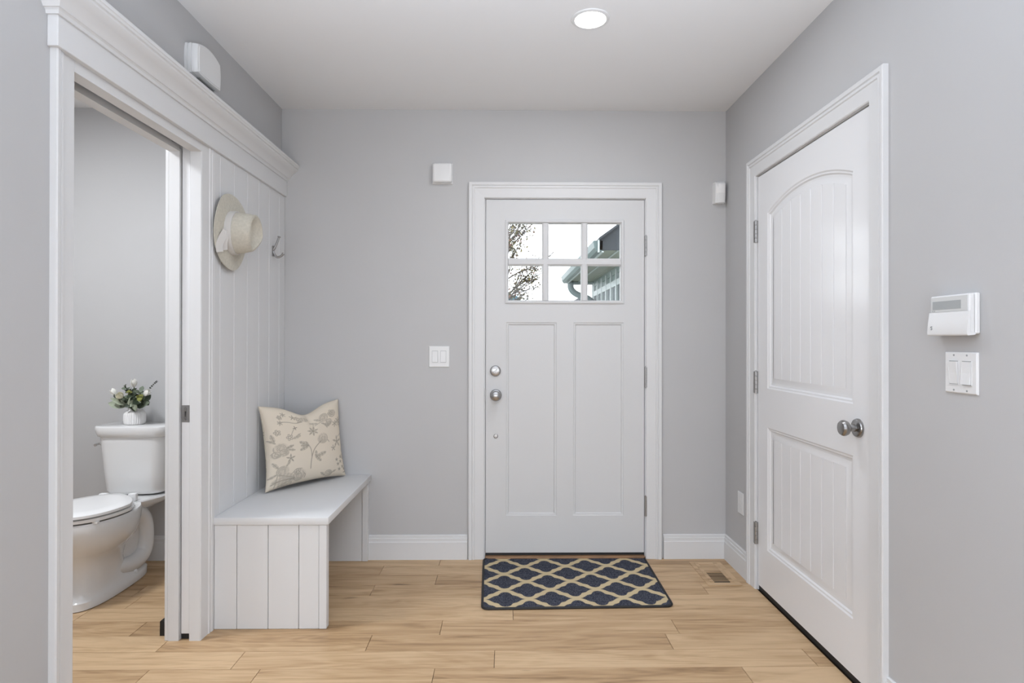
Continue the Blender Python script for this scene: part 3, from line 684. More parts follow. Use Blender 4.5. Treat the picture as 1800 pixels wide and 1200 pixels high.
def cushion():
    n = 200; Wd, Hd, T = 0.435, 0.392, 0.075
    g = np.linspace(-1, 1, n); A, B = np.meshgrid(g, g)           # A: across, B: up
    e = np.clip((1 - np.abs(A) ** 2.6) * (1 - np.abs(B) ** 2.6), 0, 1) ** 0.45
    # sides bow inwards between the pulled-out corners; the top is chopped in the middle
    Xc = A * Wd / 2 * (1 + 0.10 * np.abs(B) ** 2.5 - 0.0)
    Zc = B * Hd / 2 * (1 + 0.08 * np.abs(A) ** 2.5)
    chop = np.exp(-((A - 0.05) / 0.42) ** 2) * np.clip((B + 0.1) / 1.1, 0, 1) ** 2
    Zc = Zc - 0.052 * chop
    crease = np.exp(-((A - 0.05) / 0.10) ** 2) * np.clip((B - 0.25) / 0.75, 0, 1)
    Tf = T * e * (1 - 0.35 * crease) + 0.004 * np.sin(A * 6 + B * 3) * e
    Tf = np.maximum(Tf, 0.0015)
    im = draw_print(n)
    mb = MB(); vals = []
    for s in (-1, 1):
        base = len(mb.v)
        mb.v += [(float(x), float(s * t), float(z)) for x, t, z in zip(Xc.ravel(), Tf.ravel(), Zc.ravel())]
        vals += list(im.ravel() if s < 0 else im[:, ::-1].ravel())
        for i in range(n - 1):
            r = base + i * n
            mb.f += [(r + k, r + k + 1, r + n + k + 1, r + n + k) for k in range(n - 1)]
    return mb, vals, (Xc, Zc, n)
cu = thing('cushion', 'beige cushion printed with grey roses, leaning in the bench corner', 'cushion', (-1.045, -0.2165, 0.4795))
mb, vals, (Xc, Zc, n_) = cushion()
ang = math.atan2(0.388, 0.2997)
RC = Matrix.Rotation(ang, 4, 'Z') @ Matrix.Rotation(math.radians(-9), 4, 'X')
off = Vector((-0.016, -0.002, 0.217))
mb.v = [tuple(RC @ Vector(v) + off) for v in mb.v]
co = obj('cover', mb, print_mat(), cu, local=True, smooth=60)
at = co.data.attributes.new('print', 'FLOAT', 'POINT'); at.data.foreach_set('value', np.array(vals, dtype=np.float32))
edge = [(Xc[0, k], 0, Zc[0, k]) for k in range(0, n_, 6)] + [(Xc[k, -1], 0, Zc[k, -1]) for k in range(0, n_, 6)] + [(Xc[-1, k], 0, Zc[-1, k]) for k in range(n_ - 1, 0, -6)] + [(Xc[k, 0], 0, Zc[k, 0]) for k in range(n_ - 1, 0, -6)]
edge.append(edge[0])
pm = MB().tube([RC @ Vector((float(a), b, float(c))) + off for a, b, c in edge], 0.0024, 6)
obj('seam', pm, mat('linen_seam', (0.55, 0.49, 0.40), 0.9), co, local=True)

# ================================================================== HAT AND HOOK
ht = thing('sun_hat', 'cream straw sun hat with off-white ribbon hung on the plank panelling', 'hat', (XL + 0.020, -0.702, 1.722), (0, 0, 0))
# local axes: x out from the wall, y along it, z up
def brim():
    mb = MB(); n = 72; rings = []
    def P(r, t, dx):
        yy, zz = r * 0.93 * math.cos(t), r * math.sin(t) * 1.02
        lift = 0.010 * max(0, math.cos(t - 0.6)) + 0.004 * math.sin(3 * t)
        k = (r - 0.085) / 0.085
        return (0.014 + lift * k + dx + 0.008 * (1 - k), yy, zz)
    rr = [0.072, 0.09, 0.11, 0.13, 0.15, 0.164, 0.1665]
    rings = [[P(r, 2 * PI * j / n, 0.0018) for j in range(n)] for r in rr]
    rings += [[P(r, 2 * PI * j / n, -0.0018) for j in range(n)] for r in reversed(rr)]
    rings.append(rings[0]); mb.loft(rings, False, False); return mb
obj('brim', brim(), M['straw'], ht, local=True)
def crown_pt(h, t):
    """h 0..1 up the crown, t round it; a pinched fedora crown with a long dent along the top"""
    base, top = 0.090, 0.077
    r = base + (top - base) * h ** 1.3
    yy, zz = r * 0.94 * math.cos(t), r * 1.06 * math.sin(t)
    x = 0.020 + 0.108 * h
    # front pinch towards -z and a slope down to the front
    x -= 0.020 * h * max(0, -math.sin(t)) ** 1.5
    pin = max(0, -math.sin(t)) ** 2 * h ** 2
    yy *= 1 - 0.45 * pin
    return Vector((x, yy, zz - 0.004))
mb = MB(); n = 64; rings = []
for h in (0, .08, .2, .35, .5, .65, .78, .88, .95, 1.0): rings.append([crown_pt(h, 2 * PI * j / n) for j in range(n)])
rim = rings[-1]; cen = sum(rim, Vector()) / n
for s, d in ((.90, .003), (.74, -.008), (.5, -.020), (.25, -.027), (.05, -.030)):
    rings.append([Vector((cen.x + (p.x - cen.x) * s + d, cen.y + (p.y - cen.y) * s, cen.z + (p.z - cen.z) * (s * .9 + .06))) for p in rim])
mb.loft(rings, False, True)
obj('crown', mb, M['straw'], ht, local=True, smooth=60)
mb = MB(); rings = []
for h, e in ((0.03, .0005), (0.03, .0035), (0.16, .004), (0.29, .0035), (0.29, .0005)):
    rg = []
    for j in range(n):
        p = crown_pt(h, 2 * PI * j / n); d = Vector((0, p.y, p.z)).normalized(); rg.append(p + d * e)
    rings.append(rg)
rings.append(rings[0]); mb.loft(rings, False, False)
bd = obj('hat_band', mb, M['ribbon'], ht, local=True); bd['label'] = 'off-white ribbon band'
# bow: two tails and a knot on the lower near side
def ribbon(mb, pts, w, nrm):
    P = smooth_path(pts, 6); V0 = []; nrm = Vector(nrm)
    rings = []
    for i, p in enumerate(P):
        t = (P[min(i + 1, len(P) - 1)] - P[max(i - 1, 0)]).normalized(); s = t.cross(nrm).normalized() * (w / 2)
        rings.append([p + s, p - s, p - s - nrm * .0012, p + s - nrm * .0012])
    mb.loft(rings, True, True)
bw = MB()
ribbon(bw, [(0.036, -0.092, -0.012), (0.030, -0.108, -0.035), (0.021, -0.122, -0.075), (0.022, -0.118, -0.105)], 0.034, (1, -.5, 0))
ribbon(bw, [(0.038, -0.090, -0.020), (0.030, -0.094, -0.055), (0.026, -0.085, -0.092)], 0.030, (1, -.6, 0))
bw.lathe([(0.0, -0.012), (0.006, -0.010), (0.007, 0), (0.006, 0.010), (0, 0.012)], (0.034, -0.090, -0.018), 'z', 16, sx=.6)
obj('bow', bw, M['ribbon'], ht, local=True)['label'] = 'off-white ribbon bow'

hk = thing('coat_hook', 'brushed nickel double coat hook beside the hat', 'hook', (XL + 0.018, -0.178, 1.69))
pl_ = MB()
pl_.prism([(-.008, 0), (.008, 0), (.0095, .004), (.0095, .048), (.006, .055), (-.006, .055), (-.0095, .048), (-.0095, .004)], lambda p, q, b: (b, p, q), 0.0, 0.005)
pl_.lathe([(.003, 0), (.003, .0015), (0, .002)], (0.005, 0, 0.045), 'x', 10).lathe([(.003, 0), (.003, .0015), (0, .002)], (0.005, 0, 0.010), 'x', 10)
obj('plate', pl_, M['nickel_dull'], hk, local=True)
up = MB().tube(smooth_path([(0.003, 0, 0.032), (0.012, 0, 0.046), (0.026, 0, 0.078), (0.034, 0, 0.100)], 6), [.0068] * 7 + [.0056] * 12, 12)
up.lathe([(.0045, 0), (.008, .004), (.009, .007), (.007, .010), (0, .011)], (0.033, 0, 0.097), (Vector((0, 1, 0)), Vector((-.94, 0, .34)), Vector((.34, 0, .94))), 16)
obj('upper_prong', up, M['nickel_dull'], hk, local=True)
lo = MB().tube(smooth_path([(0.003, 0, 0.026), (0.010, 0, 0.010), (0.024, 0, -0.006), (0.044, 0, -0.001), (0.055, 0, 0.010)], 6), .0060, 12)
lo.lathe([(.0045, 0), (.008, .004), (.009, .007), (.007, .010), (0, .011)], (0.053, 0, 0.008), (Vector((0, 1, 0)), Vector((-.7, 0, .7)), Vector((.7, 0, .7))), 16)
obj('lower_prong', lo, M['nickel_dull'], hk, local=True)

# ================================================================== WALL DEVICES
# siren box on the left wall above the crown
sr = thing('alarm_siren', 'white domed alarm siren box high on left wall above crown moulding', 'alarm siren', (XL, -0.93, 2.285))
def bulged(hw, hh, top, bot, n=14):
    pts = []
    for i in range(n + 1): t = -1 + 2 * i / n; pts.append((t * hw, -hh - bot * (1 - t * t)))
    for i in range(n + 1): t = -1 + 2 * i / n; pts.append((hw + 0.006 * (1 - t * t), t * hh))
    for i in range(n + 1): t = 1 - 2 * i / n; pts.append((t * hw, hh + top * (1 - t * t)))
    for i in range(n + 1): t = 1 - 2 * i / n; pts.append((-hw - 0.006 * (1 - t * t), t * hh))
    return pts
def slab(levels, cy, cz, out, sgn=1):
    """levels: (scale, depth); outline laid on a side wall, growing out along sgn*x"""
    mb = MB(); mb.loft([[(out + sgn * d, cy + p * s, cz + q * s) for p, q in OUT] for s, d in levels]); return mb
OUT = bulged(0.098, 0.058, 0.022, 0.004)
obj('back_box', slab([(1.0, 0.0), (1.0, 0.010), (.96, .0112), (.96, .0165)], -0.93, 2.355, XL + .0003), M['plastic'], sr, smooth=30)
obj('cover', slab([(1.0, 0.0167), (1.0, 0.024), (.955, .0255), (.955, .028), (.985, .0295), (.975, .042), (.93, .049), (.86, .0505), (.85, .0525)], -0.93, 2.355, XL + .0003), M['plastic'], sr, smooth=30)
gm = MB()
for k in range(5): gm.box(XL + 0.018 + k * 0.0045, XL + 0.0195 + k * 0.0045, -0.985, -0.86, 2.290, 2.2945)
obj('sound_slots', gm, M['plastic_grey'], sr, smooth=0)['label'] = 'dark grille slots on the underside'

# chime box left of the front door
ch = thing('door_chime', 'small white square doorbell chime box left of front door', 'doorbell chime', (-0.3525, 0, 2.127))
obj('case', MB().box(-0.408, -0.297, -0.040, -0.0004, 2.128, 2.239, bev=0.014, seg=4), M['plastic'], ch, smooth=40)
obj('back_plate', MB().box(-0.411, -0.294, -0.008, -0.0003, 2.125, 2.242, bev=0.003), M['plastic'], ch, smooth=30)

# motion sensor in the right corner
ms = thing('motion_sensor', 'white motion sensor near the corner right of front door', 'motion sensor', (1.215, -0.003, 2.02))
mb = MB()
out_b = [(1.190, 0.0), (1.258, 0.0)]
sec = [(1.186, -0.0005), (1.192, -0.034), (1.205, -0.046), (1.226, -0.050), (1.243, -0.046), (1.250, -0.030), (1.252, -0.0005)]
mb.loft([[(1.218 + (x - 1.218) * s, y * d, z) for x, y in sec] for z, s, d in ((2.017, .93, .78), (2.021, 1, .9), (2.06, 1, 1), (2.125, 1, 1.05), (2.134, .97, .9), (2.139, .9, .7))])
obj('body', mb, M['plastic'], ms, smooth=30)
mb = MB(); mb.loft([[(1.2155 + (x - 1.2155) * 1.0, y - .0012, z) for x, y in ((1.196, -.0385), (1.206, -.0472), (1.226, -.0512), (1.240, -.0478), (1.2405, -.044), (1.197, -.034))] for z in (2.072, 2.118)])
obj('lens', mb, M['ceramic'], ms, smooth=30)['label'] = 'ribbed white lens window'

# switches
def rocker_switch(name, label, wall, c0, z0, z1, width, tilt=(1, 1), screws=False):
    """wall: 'back' (plane y=0) or 'right' (plane x=XR); c0 = centre along the wall"""
    cz = (z0 + z1) / 2
    mp = (lambda p, q, b: (c0 + p, -b, cz + q)) if wall == 'back' else (lambda p, q, b: (XR - b, c0 - p, cz + q))
    s = thing(name, label, 'light switch', mp(0, -(z1 - z0) / 2, 0))
    h = (z1 - z0) / 2; w = width / 2
    def frame(mb, p0, p1, q0, q1, b0, b1, ch=0.0):
        mb.loft([[mp(a, c, b0) for a, c in ((p0, q0), (p1, q0), (p1, q1), (p0, q1))], [mp(a, c, b1 - ch) for a, c in ((p0, q0), (p1, q0), (p1, q1), (p0, q1))],
                 [mp(a, c, b1) for a, c in ((p0 + ch, q0 + ch), (p1 - ch, q0 + ch), (p1 - ch, q1 - ch), (p0 + ch, q1 - ch))]])
    mb = MB(); frame(mb, -w, w, -h, h, 0.0003, 0.0062, 0.003); obj('plate', mb, M['plastic'], s, smooth=0)
    for i, px in enumerate((-0.0235, 0.0235)):
        mb = MB()
        for p0, p1, q0, q1 in ((-.0178, -.0163, -.0345, .0345), (.0163, .0178, -.0345, .0345), (-.0163, .0163, .0328, .0345), (-.0163, .0163, -.0345, -.0328)):
            frame(mb, px + p0, px + p1, q0, q1, 0.004, 0.0076)
        fr = obj('rocker_frame', mb, M['plastic'], s, smooth=0)
        obj('rocker_well', MB().add([mp(px - .0164, -.033, .0063), mp(px + .0164, -.033, .0063), mp(px + .0164, .033, .0063), mp(px - .0164, .033, .0063)], [(0, 1, 2, 3)]), M['plastic_grey'], s, smooth=0)
        hi, lo_ = (0.0085, 0.0125) if tilt[i] > 0 else (0.0125, 0.0080)
        mb = MB(); a, b = px - 0.0149, px + 0.0149
        mb.loft([[mp(a, -.031, .006), mp(b, -.031, .006), mp(b, .031, .006), mp(a, .031, .006)], [mp(a, -.031, lo_), mp(b, -.031, lo_), mp(b, .031, hi), mp(a, .031, hi)]], True, False)
        mb.add([mp(a, -.031, lo_), mp(b, -.031, lo_), mp(b, 0, .0088), mp(a, 0, .0088), mp(b, .031, hi), mp(a, .031, hi)], [(0, 1, 2, 3), (3, 2, 4, 5)])
        obj('rocker', mb, M['plastic'], s, smooth=0)
        if screws:
            for q in (-0.0485, 0.0485):
                ax = (Vector((1, 0, 0)), Vector((0, 0, 1)), Vector((0, -1, 0))) if wall == 'back' else (Vector((0, 1, 0)), Vector((0, 0, 1)), Vector((-1, 0, 0)))
                obj('screw', MB().lathe([(.0028, 0), (.0028, .0008), (0, .0012)], mp(px, q, .0062), ax, 12), M['plastic_grey'], s)
    return s
rocker_switch('light_switch', 'white double rocker light switch left of front door', 'back', -0.3708, 1.0878, 1.2070, 0.1161, (1, 1))
rocker_switch('light_switch', 'white double rocker light switch with screws under the alarm keypad', 'right', -1.7665, 1.0935, 1.2075, 0.1165, (-1, 1), True)

# blank low plate beside closet door
bp_ = thing('wall_outlet', 'white outlet plate low on right wall above baseboard by the corner', 'outlet', (XR, -0.226, 0.313))
mb = MB(); mp = lambda p, q, b: (XR - b, -0.226 - p, 0.3745 + q)
for p0, p1, q0, q1, b0, b1 in ((-.036, .036, -.058, .058, .0003, .006),):
    mb.loft([[mp(a, c, b) for a, c in ((p0 + s, q0 + s), (p1 - s, q0 + s), (p1 - s, q1 - s), (p0 + s, q1 - s))] for b, s in ((b0, 0), (.0035, 0), (b1, .003))])
obj('plate', mb, M['plastic'], bp_, smooth=0)
for q in (-0.0195, 0.0195):
    r_ = obj('receptacle', MB().prism([(-.0165, q - .014), (.0165, q - .014), (.0165, q + .014), (-.0165, q + .014)], mp, .006, .0075), M['plastic'], bp_, smooth=0)

# alarm keypad
kp = thing('alarm_keypad', 'white alarm keypad with grey screen and flip cover on right wall', 'alarm keypad', (XR, -1.755, 1.25))
ky0, ky1, kz0, kz1 = -1.8285, -1.6825, 1.2535, 1.3655
obj('back_case', MB().box(XR - 0.0135, XR - 0.0003, ky0 - 0.002, ky1 + 0.002, kz0 + 0.004, kz1 + 0.002, bev=0.003), M['plastic'], kp, smooth=30)
obj('body', MB().box(XR - 0.0290, XR - 0.0138, ky0, ky1, kz0 + 0.006, kz1, bev=0.003), M['plastic'], kp, smooth=30)
cvp = [(0.013, 1.2565), (0.018, 1.2545), (0.034, 1.2530), (0.0365, 1.2560), (0.0375, 1.262), (0.0350, 1.290), (0.0312, 1.3185), (0.0285, 1.3195), (0.0285, 1.262), (0.013, 1.262)]
obj('flip_cover', MB().loft([[(XR - a, y, z) for a, z in cvp] for y in (ky0 - .0015, ky1 + .0015)]), M['plastic'], kp, smooth=30)
wz = [( ky0 + .006, 1.3205), (ky1 - .004, 1.3205), (ky1 - .004, 1.3615), (ky0 + .006, 1.3615)]
dz = obj('display', MB().prism(wz, lambda p, q, b: (XR - b, p, q), .029, .0305), mat('keypad_window', (0.62, 0.63, 0.62), 0.06, spec=0.8), kp, smooth=0); dz['label'] = 'glossy clear display window'
obj('screen', MB().prism([(ky0 + .028, 1.3265), (ky1 - .012, 1.3265), (ky1 - .012, 1.3500), (ky0 + .028, 1.3500)], lambda p, q, b: (XR - b, p, q), .0305, .0311), M['lcd'], dz, smooth=0)['label'] = 'grey screen'
for k, yy in enumerate((ky1 - .012, ky1 - .019)):
    obj('status_light', MB().box(XR - .0312, XR - .0290, yy - .0016, yy + .0016, 1.3215, 1.3245), M['plastic_grey'], kp, smooth=0)
# round maker's mark: a dark S-like curl
cy_, cz_ = ky1 - .015, 1.275
S_ = [(.0028, .0036), (.0004, .0048), (-.0024, .0036), (-.0018, .0012), (.0012, -.0004), (.0026, -.0026), (.0004, -.0048), (-.0028, -.0036)]
obj('emblem', MB().tube([(XR - .0372 - .0, cy_ - p, cz_ + q) for p, q in S_], .0011, 6), M['plastic_grey'], kp)['label'] = 'small dark curled emblem'

# ceiling light
cl = thing('ceiling_light', 'round recessed ceiling downlight, lit', 'ceiling light', (0.348, -0.972, ZC))
obj('trim_ring', MB().lathe([(0.0635, 0.001), (0.0640, 0.006), (0.070, 0.0075), (0.0775, 0.004), (0.079, 0.0003)], (0.348, -0.972, ZC), '-z', 56), M['plastic'], cl, smooth=40)
obj('lens', MB().lathe([(0.0, 0.0028), (0.0632, 0.0028)], (0.348, -0.972, ZC), '-z', 48), M['lens'], cl, smooth=40)['label'] = 'bright glowing lens'

# ================================================================== FLOOR VENT
fv = thing('floor_vent', 'flush oak floor vent with dark louvre slots in the right corner', 'floor vent', (1.119, -0.229, 0))
vx0, vx1, vy0, vy1 = 1.032, 1.206, -0.387, -0.068
ix0, ix1, iy0, iy1 = 1.076, 1.160, -0.352, -0.092
def fbar(a, b, c, d, nm): obj(nm, MB().box(a, b, c, d, 0.0003, 0.0035, bev=0.0008), M['oak'], fv, smooth=0)
fbar(vx0, vx1, iy1 + .014, vy1, 'frame_bar'); fbar(vx0, vx1, vy0, iy0, 'frame_bar'); fbar(vx0, 1.056, iy0 + .0004, iy1 + .0135, 'frame_bar'); fbar(1.180, vx1, iy0 + .0004, iy1 + .0135, 'frame_bar')
obj('grille_border', MB().box(1.0565, ix0, iy0, iy1 + .0135, 0.0003, 0.0042, bev=0.0008).box(ix1, 1.1795, iy0, iy1 + .0135, 0.0003, 0.0042, bev=0.0008), M['oak'], fv, smooth=0)
obj('well', MB().box(ix0, ix1, iy0, iy1 + .0135, 0.0002, 0.0006), M['dark'], fv, smooth=0)
y = iy0 + 0.0015
for k in range(9):
    yb = y + 0.0152 * k
    if k: obj('slat', MB().box(ix0, ix1, yb - 0.0024, yb + 0.0024, 0.0028, 0.0038, bev=0.0003), M['oak'], fv, smooth=0)
yb = iy0 + 0.0152 * 9 - 0.004
obj('damper_plate', MB().box(ix0, ix1, yb + .001, iy1 - .012, 0.0006, 0.0032, bev=0.0006), M['oak'], fv, smooth=0)
obj('slat', MB().box(ix0, ix1, iy1 - .009, iy1 + .012, 0.0006, 0.0038, bev=0.0006), M['oak'], fv, smooth=0)

# ================================================================== DOORMAT
rc = Vector((0.3405, -0.3215, 0.0)); rang = math.radians(1.35)
RUG0 = (0.0005 - 0.3405, -0.1345 + 0.3215)
mtm = rug_mat()
rg_ = thing('doormat', 'navy and cream trellis patterned mat with black edge before front door', 'doormat', (rc.x, rc.y, 0.0003), (0, 0, rang))
def rrect(w, h, r, n=8):
    pts = []
    for cx, cy, a in ((w - r, -h + r, -PI / 2), (w - r, h - r, 0), (-w + r, h - r, PI / 2), (-w + r, -h + r, PI)):
        pts += [(cx + r * math.cos(a + PI / 2 * k / n), cy + r * math.sin(a + PI / 2 * k / n)) for k in range(n + 1)]
    return pts
def warp(p, q): return (p + 0.012 * (1 if p > 0 else -1) * (q / .32) * (1 if p > 0 else 0) , q)
RW, RH = 0.455, 0.322
obj('pile', MB().loft([[(*warp(p, q), z) for p, q in rrect(RW - .008, RH - .008, .028)] for z in (0.0, 0.0075)]), mtm, rg_, local=True, smooth=0)
bpts = [(*warp(p, q), 0.0055) for p, q in rrect(RW - .006, RH - .006, .03)]
bpts.append(bpts[0])
obj('bound_edge', MB().tube(bpts, 0.0062, 8, caps=False), M['rubber'], rg_, local=True)['label'] = 'black bound edge'

# ================================================================== TOILET
TX = -1.985
tl = thing('toilet', 'white two-piece toilet with closed lid in the bathroom', 'toilet', (TX, -0.38, 0))
def egg(z, hw, yf, yb, cy=None, ex=2.2, n=48, xb=None, tw=0.0):
    """plan outline: half width hw, front y yf, back y yb, widest at cy; ex = squareness; tw narrows the back"""
    cy = (yf + yb) / 2 if cy is None else cy; pts = []
    for j in range(n):
        t = 2 * PI * j / n; c, s = math.cos(t), math.sin(t)
        x = hw * math.copysign(abs(c) ** (2 / ex), c); u = math.copysign(abs(s) ** (2 / ex), s)
        y = cy + (yb - cy) * u if s > 0 else cy + (cy - yf) * u
        if s > 0: x *= 1 - tw * u
        pts.append((TX + x, y, z))
    return pts
bw_ = MB()
bw_.loft([egg(0.0, .100, -.665, -.135, -.42, 2.8), egg(0.004, .106, -.672, -.130, -.42, 2.8), egg(0.036, .106, -.668, -.130, -.42, 2.8), egg(0.046, .098, -.655, -.14, -.42, 2.7),
          egg(0.075, .086, -.640, -.30, -.47, 2.6), egg(0.16, .084, -.625, -.32, -.47, 2.4), egg(0.215, .096, -.640, -.31, -.47, 2.3), egg(0.245, .122, -.665, -.30, -.475, 2.2),
          egg(0.275, .148, -.692, -.28, -.48, 2.2), egg(0.31, .166, -.712, -.265, -.485, 2.2), egg(0.35, .176, -.724, -.255, -.49, 2.2), egg(0.398, .179, -.730, -.25, -.49, 2.2), egg(0.408, .174, -.724, -.255, -.49, 2.2)])
# rear deck that carries the tank, and the trapway body behind the pedestal
bw_.loft([[(TX + x, y, z) for x, y in ((-w, -.045), (w, -.045), (w * .92, f * .6), (w * .62, f), (-w * .62, f), (-w * .92, f * .6))] for z, w, f in ((.335, .07, -.27), (.36, .12, -.28), (.388, .168, -.31), (.405, .175, -.32), (.412, .170, -.318))])
bw_.loft([egg(z, w, -.40, yb, -.25, 2.6) for z, w, yb in ((.03, .060, -.135), (.15, .050, -.135), (.30, .055, -.09), (.36, .075, -.06))])
obj('bowl', bw_, M['porcelain'], tl, smooth=45)
for sx in (-1, 1):
    tp = smooth_path([(TX + sx * .060, -.36, .335), (TX + sx * .058, -.26, .345), (TX + sx * .055, -.185, .29), (TX + sx * .056, -.165, .20), (TX + sx * .058, -.19, .115), (TX + sx * .056, -.28, .085), (TX + sx * .040, -.40, .10), (TX + sx * .02, -.50, .11)], 8)
    obj('trapway', MB().tube(tp, [.044] * len(tp), 20), M['porcelain'], tl, smooth=60)
    obj('bolt_cap', MB().lathe([(.014, 0), (.0135, .010), (.009, .016), (0, .018)], (TX + sx * .086, -.30, .045), 'z', 18), M['porcelain'], tl, smooth=50)
se = MB().loft([egg(0.4145, .174, -.724, -.30, -.49, 2.2, tw=.30), egg(0.4165, .179, -.732, -.295, -.49, 2.2, tw=.30), egg(0.429, .180, -.733, -.294, -.49, 2.2, tw=.30), egg(0.431, .176, -.729, -.298, -.49, 2.2, tw=.30)])
obj('seat', se, M['seat'], tl, smooth=40)
for sx in (-1, 1):
    for yb in (-.40, -.66):
        obj('bumper', MB().box(TX + sx * .13 - .012, TX + sx * .13 + .012, yb - .008, yb + .008, .406, .4150), M['seat'], tl, smooth=0)
ld = MB().loft([egg(0.4365, .174, -.727, -.315, -.49, 2.25, tw=.34), egg(0.4385, .180, -.735, -.310, -.49, 2.25, tw=.34), egg(0.450, .179, -.734, -.311, -.49, 2.25, tw=.34), egg(0.4545, .172, -.724, -.318, -.49, 2.25, tw=.34), egg(0.457, .120, -.66, -.36, -.49, 2.2, tw=.3)])
obj('lid', ld, M['seat'], tl, smooth=40)
for sx in (-1, 1):
    obj('seat_hinge', MB().box(TX + sx * .075 - .02, TX + sx * .075 + .02, -.312, -.285, .4115, .452, bev=.006, seg=2), M['seat'], tl, smooth=40)
def tankring(z, hw, yf, bow, r=.05, yb=-.018, n=10):
    pts = [(TX - hw * .97, yb, z), (TX + hw * .97, yb, z)]
    # right front corner, bowed front, left front corner
    def front(x): return yf - bow * (1 - (x / hw) ** 2)
    side = []
    for k in range(n + 1):
        a = PI / 2 * k / n; side.append((hw - r + r * math.cos(a), yf + r - r * math.sin(a) - bow * (1 - ((hw - r + r * math.cos(a)) / hw) ** 2)))
    for x, y in side: pts.append((TX + x, y, z))
    for k in range(1, 8):
        x = (hw - r) * (1 - 2 * k / 8); pts.append((TX + x, front(x), z))
    for x, y in reversed(side): pts.append((TX - x, y, z))
    return pts
tk = MB().loft([tankring(.418, .140, -.175, .018, .05), tankring(.424, .150, -.185, .02, .055), tankring(.440, .160, -.192, .02, .06), tankring(.52, .166, -.196, .022, .06), tankring(.62, .173, -.202, .022, .06), tankring(.724, .182, -.208, .022, .06)])
obj('tank', tk, M['porcelain'], tl, smooth=45)
tkl = MB().loft([tankring(.7245, .184, -.210, .022, .06, -.014), tankring(.728, .190, -.216, .022, .06, -.012), tankring(.752, .197, -.224, .022, .06, -.010), tankring(.774, .199, -.226, .022, .06, -.010), tankring(.780, .1975, -.2245, .022, .06, -.011), tankring(.782, .194, -.220, .022, .06, -.014)])
obj('tank_lid', tkl, M['porcelain'], tl, smooth=45)
lv_ = MB().lathe([(.009, 0), (.0125, .003), (.012, .008), (.006, .011), (.006, .020)], (TX - .179, -.150, .682), '-x', 18)
lv_.tube(smooth_path([(TX - .196, -.150, .682), (TX - .199, -.165, .681), (TX - .199, -.182, .678)], 5), [.0065] * 6 + [.0075] * 5, 10)
obj('flush_lever', lv_, M['chrome'], tl, smooth=50)['label'] = 'chrome flush lever'

ds = thing('door_stop', 'small black rubber door stop on bathroom floor behind the pocket jamb', 'door stop', (-1.437, -0.85, 0))
obj('wedge', MB().prism([(-1.4425, 0.0005), (-1.408, 0.0005), (-1.408, 0.052), (-1.436, 0.066), (-1.442, 0.060)], lambda p, q, b: (p, b, q), -0.875, -0.80), M['rubber'], ds, smooth=0)
obj('pad', MB().box(-1.409, -1.4015, -0.868, -0.808, 0.006, 0.046, bev=.002), M['plastic_grey'], ds, smooth=0)

# ================================================================== VASE AND FLOWERS
VX, VY, VZ = -2.012, -0.120, 0.7822
va = thing('vase', 'fluted matt white ceramic vase on the toilet tank', 'vase', (VX, VY, VZ))
prof = [(0.0, .001), (.046, .0005), (.0505, .004), (.0525, .012), (.0535, .030), (.053, .052), (.050, .063), (.043, .071), (.034, .0755), (.031, .079), (.0315, .086), (.033, .089), (.030, .090), (.027, .086), (.027, .079), (.040, .068), (.047, .05), (.047, .01), (0, .008)]
obj('body', MB().lathe(prof, (VX, VY, VZ), 'z', 144, flute=30, depth=.0032, frange=(.011, .064)), M['ceramic'], va, smooth=50)
GRP = 'flowers in the white vase'
mouth = Vector((VX, VY, VZ + .086))
def stem_path(tip, bend=.3):
    tip = Vector(tip); lo = mouth + Vector(((tip.x - mouth.x) * .12, (tip.y - mouth.y) * .12, -0.05)); lo2 = mouth + Vector(((tip.x - mouth.x) * .16, (tip.y - mouth.y) * .16, 0.004))
    mid = lo2.lerp(tip, .55) + Vector((0, 0, .016)); return smooth_path([lo, lo2, mid, tip], 6)
def frame_of(d):
    d = Vector(d).normalized(); r = Vector((0, 0, 1)) if abs(d.z) < .9 else Vector((1, 0, 0)); x = d.cross(r).normalized(); return x, d.cross(x).normalized(), d
def petal_mb(mb, org, fr, a, L_, w, cup, open_):
    """one petal: a curved blade rising from org; a = angle round the axis"""
    x, y, z = fr; rad = x * math.cos(a) + y * math.sin(a); tan = -x * math.sin(a) + y * math.cos(a)
    rings = []
    for i in range(6):
        t = i / 5; hw = w * math.sin(PI * min(.97, .12 + .80 * t)) ** .8 * (1 if t < .99 else .55)
        r = cup * math.sin(PI * (.12 + .55 * t)) + open_ * t * t
        c = org + z * (L_ * t) + rad * r
        rings.append([c - tan * hw - rad * hw * .35, c + rad * hw * .05, c + tan * hw - rad * hw * .35, c - rad * .0018])
    mb.loft(rings, True, True)
def tulip(tip, d, L_=.042, w=.013, cup=.016, label='', m='petal', opn=-.004):
    t = thing('white_tulip', label, 'flower', mouth, group=GRP); fr = frame_of(d); tip = Vector(tip)
    for ring, (n, s) in enumerate(((3, 1.0), (3, .86))):
        for i in range(n):
            mb = MB(); petal_mb(mb, tip, fr, 2 * PI * i / n + ring * PI / 3, L_ * s, w, cup * s, opn)
            obj('petal', mb, M[m], t, smooth=60)
    obj('stem', MB().tube(stem_path(tip), .0022, 7), M['stem'], t)
    return t
tulip((VX + .008, VY - .02, VZ + .205), (.03, -.15, 1), label='white tulip standing highest in the vase')
tulip((VX - .088, VY - .02, VZ + .158), (-.62, -.15, .9), label='white tulip leaning out over the left side of the vase')
tulip((VX + .070, VY - .03, VZ + .158), (.85, -.2, .75), label='white tulip leaning towards the pocket jamb')
ro = thing('cream_rose', 'round cream rose at the front of the vase bouquet', 'flower', mouth, group=GRP)
tip = Vector((VX - .034, VY - .055, VZ + .150)); fr = frame_of((-.15, -.8, .6))
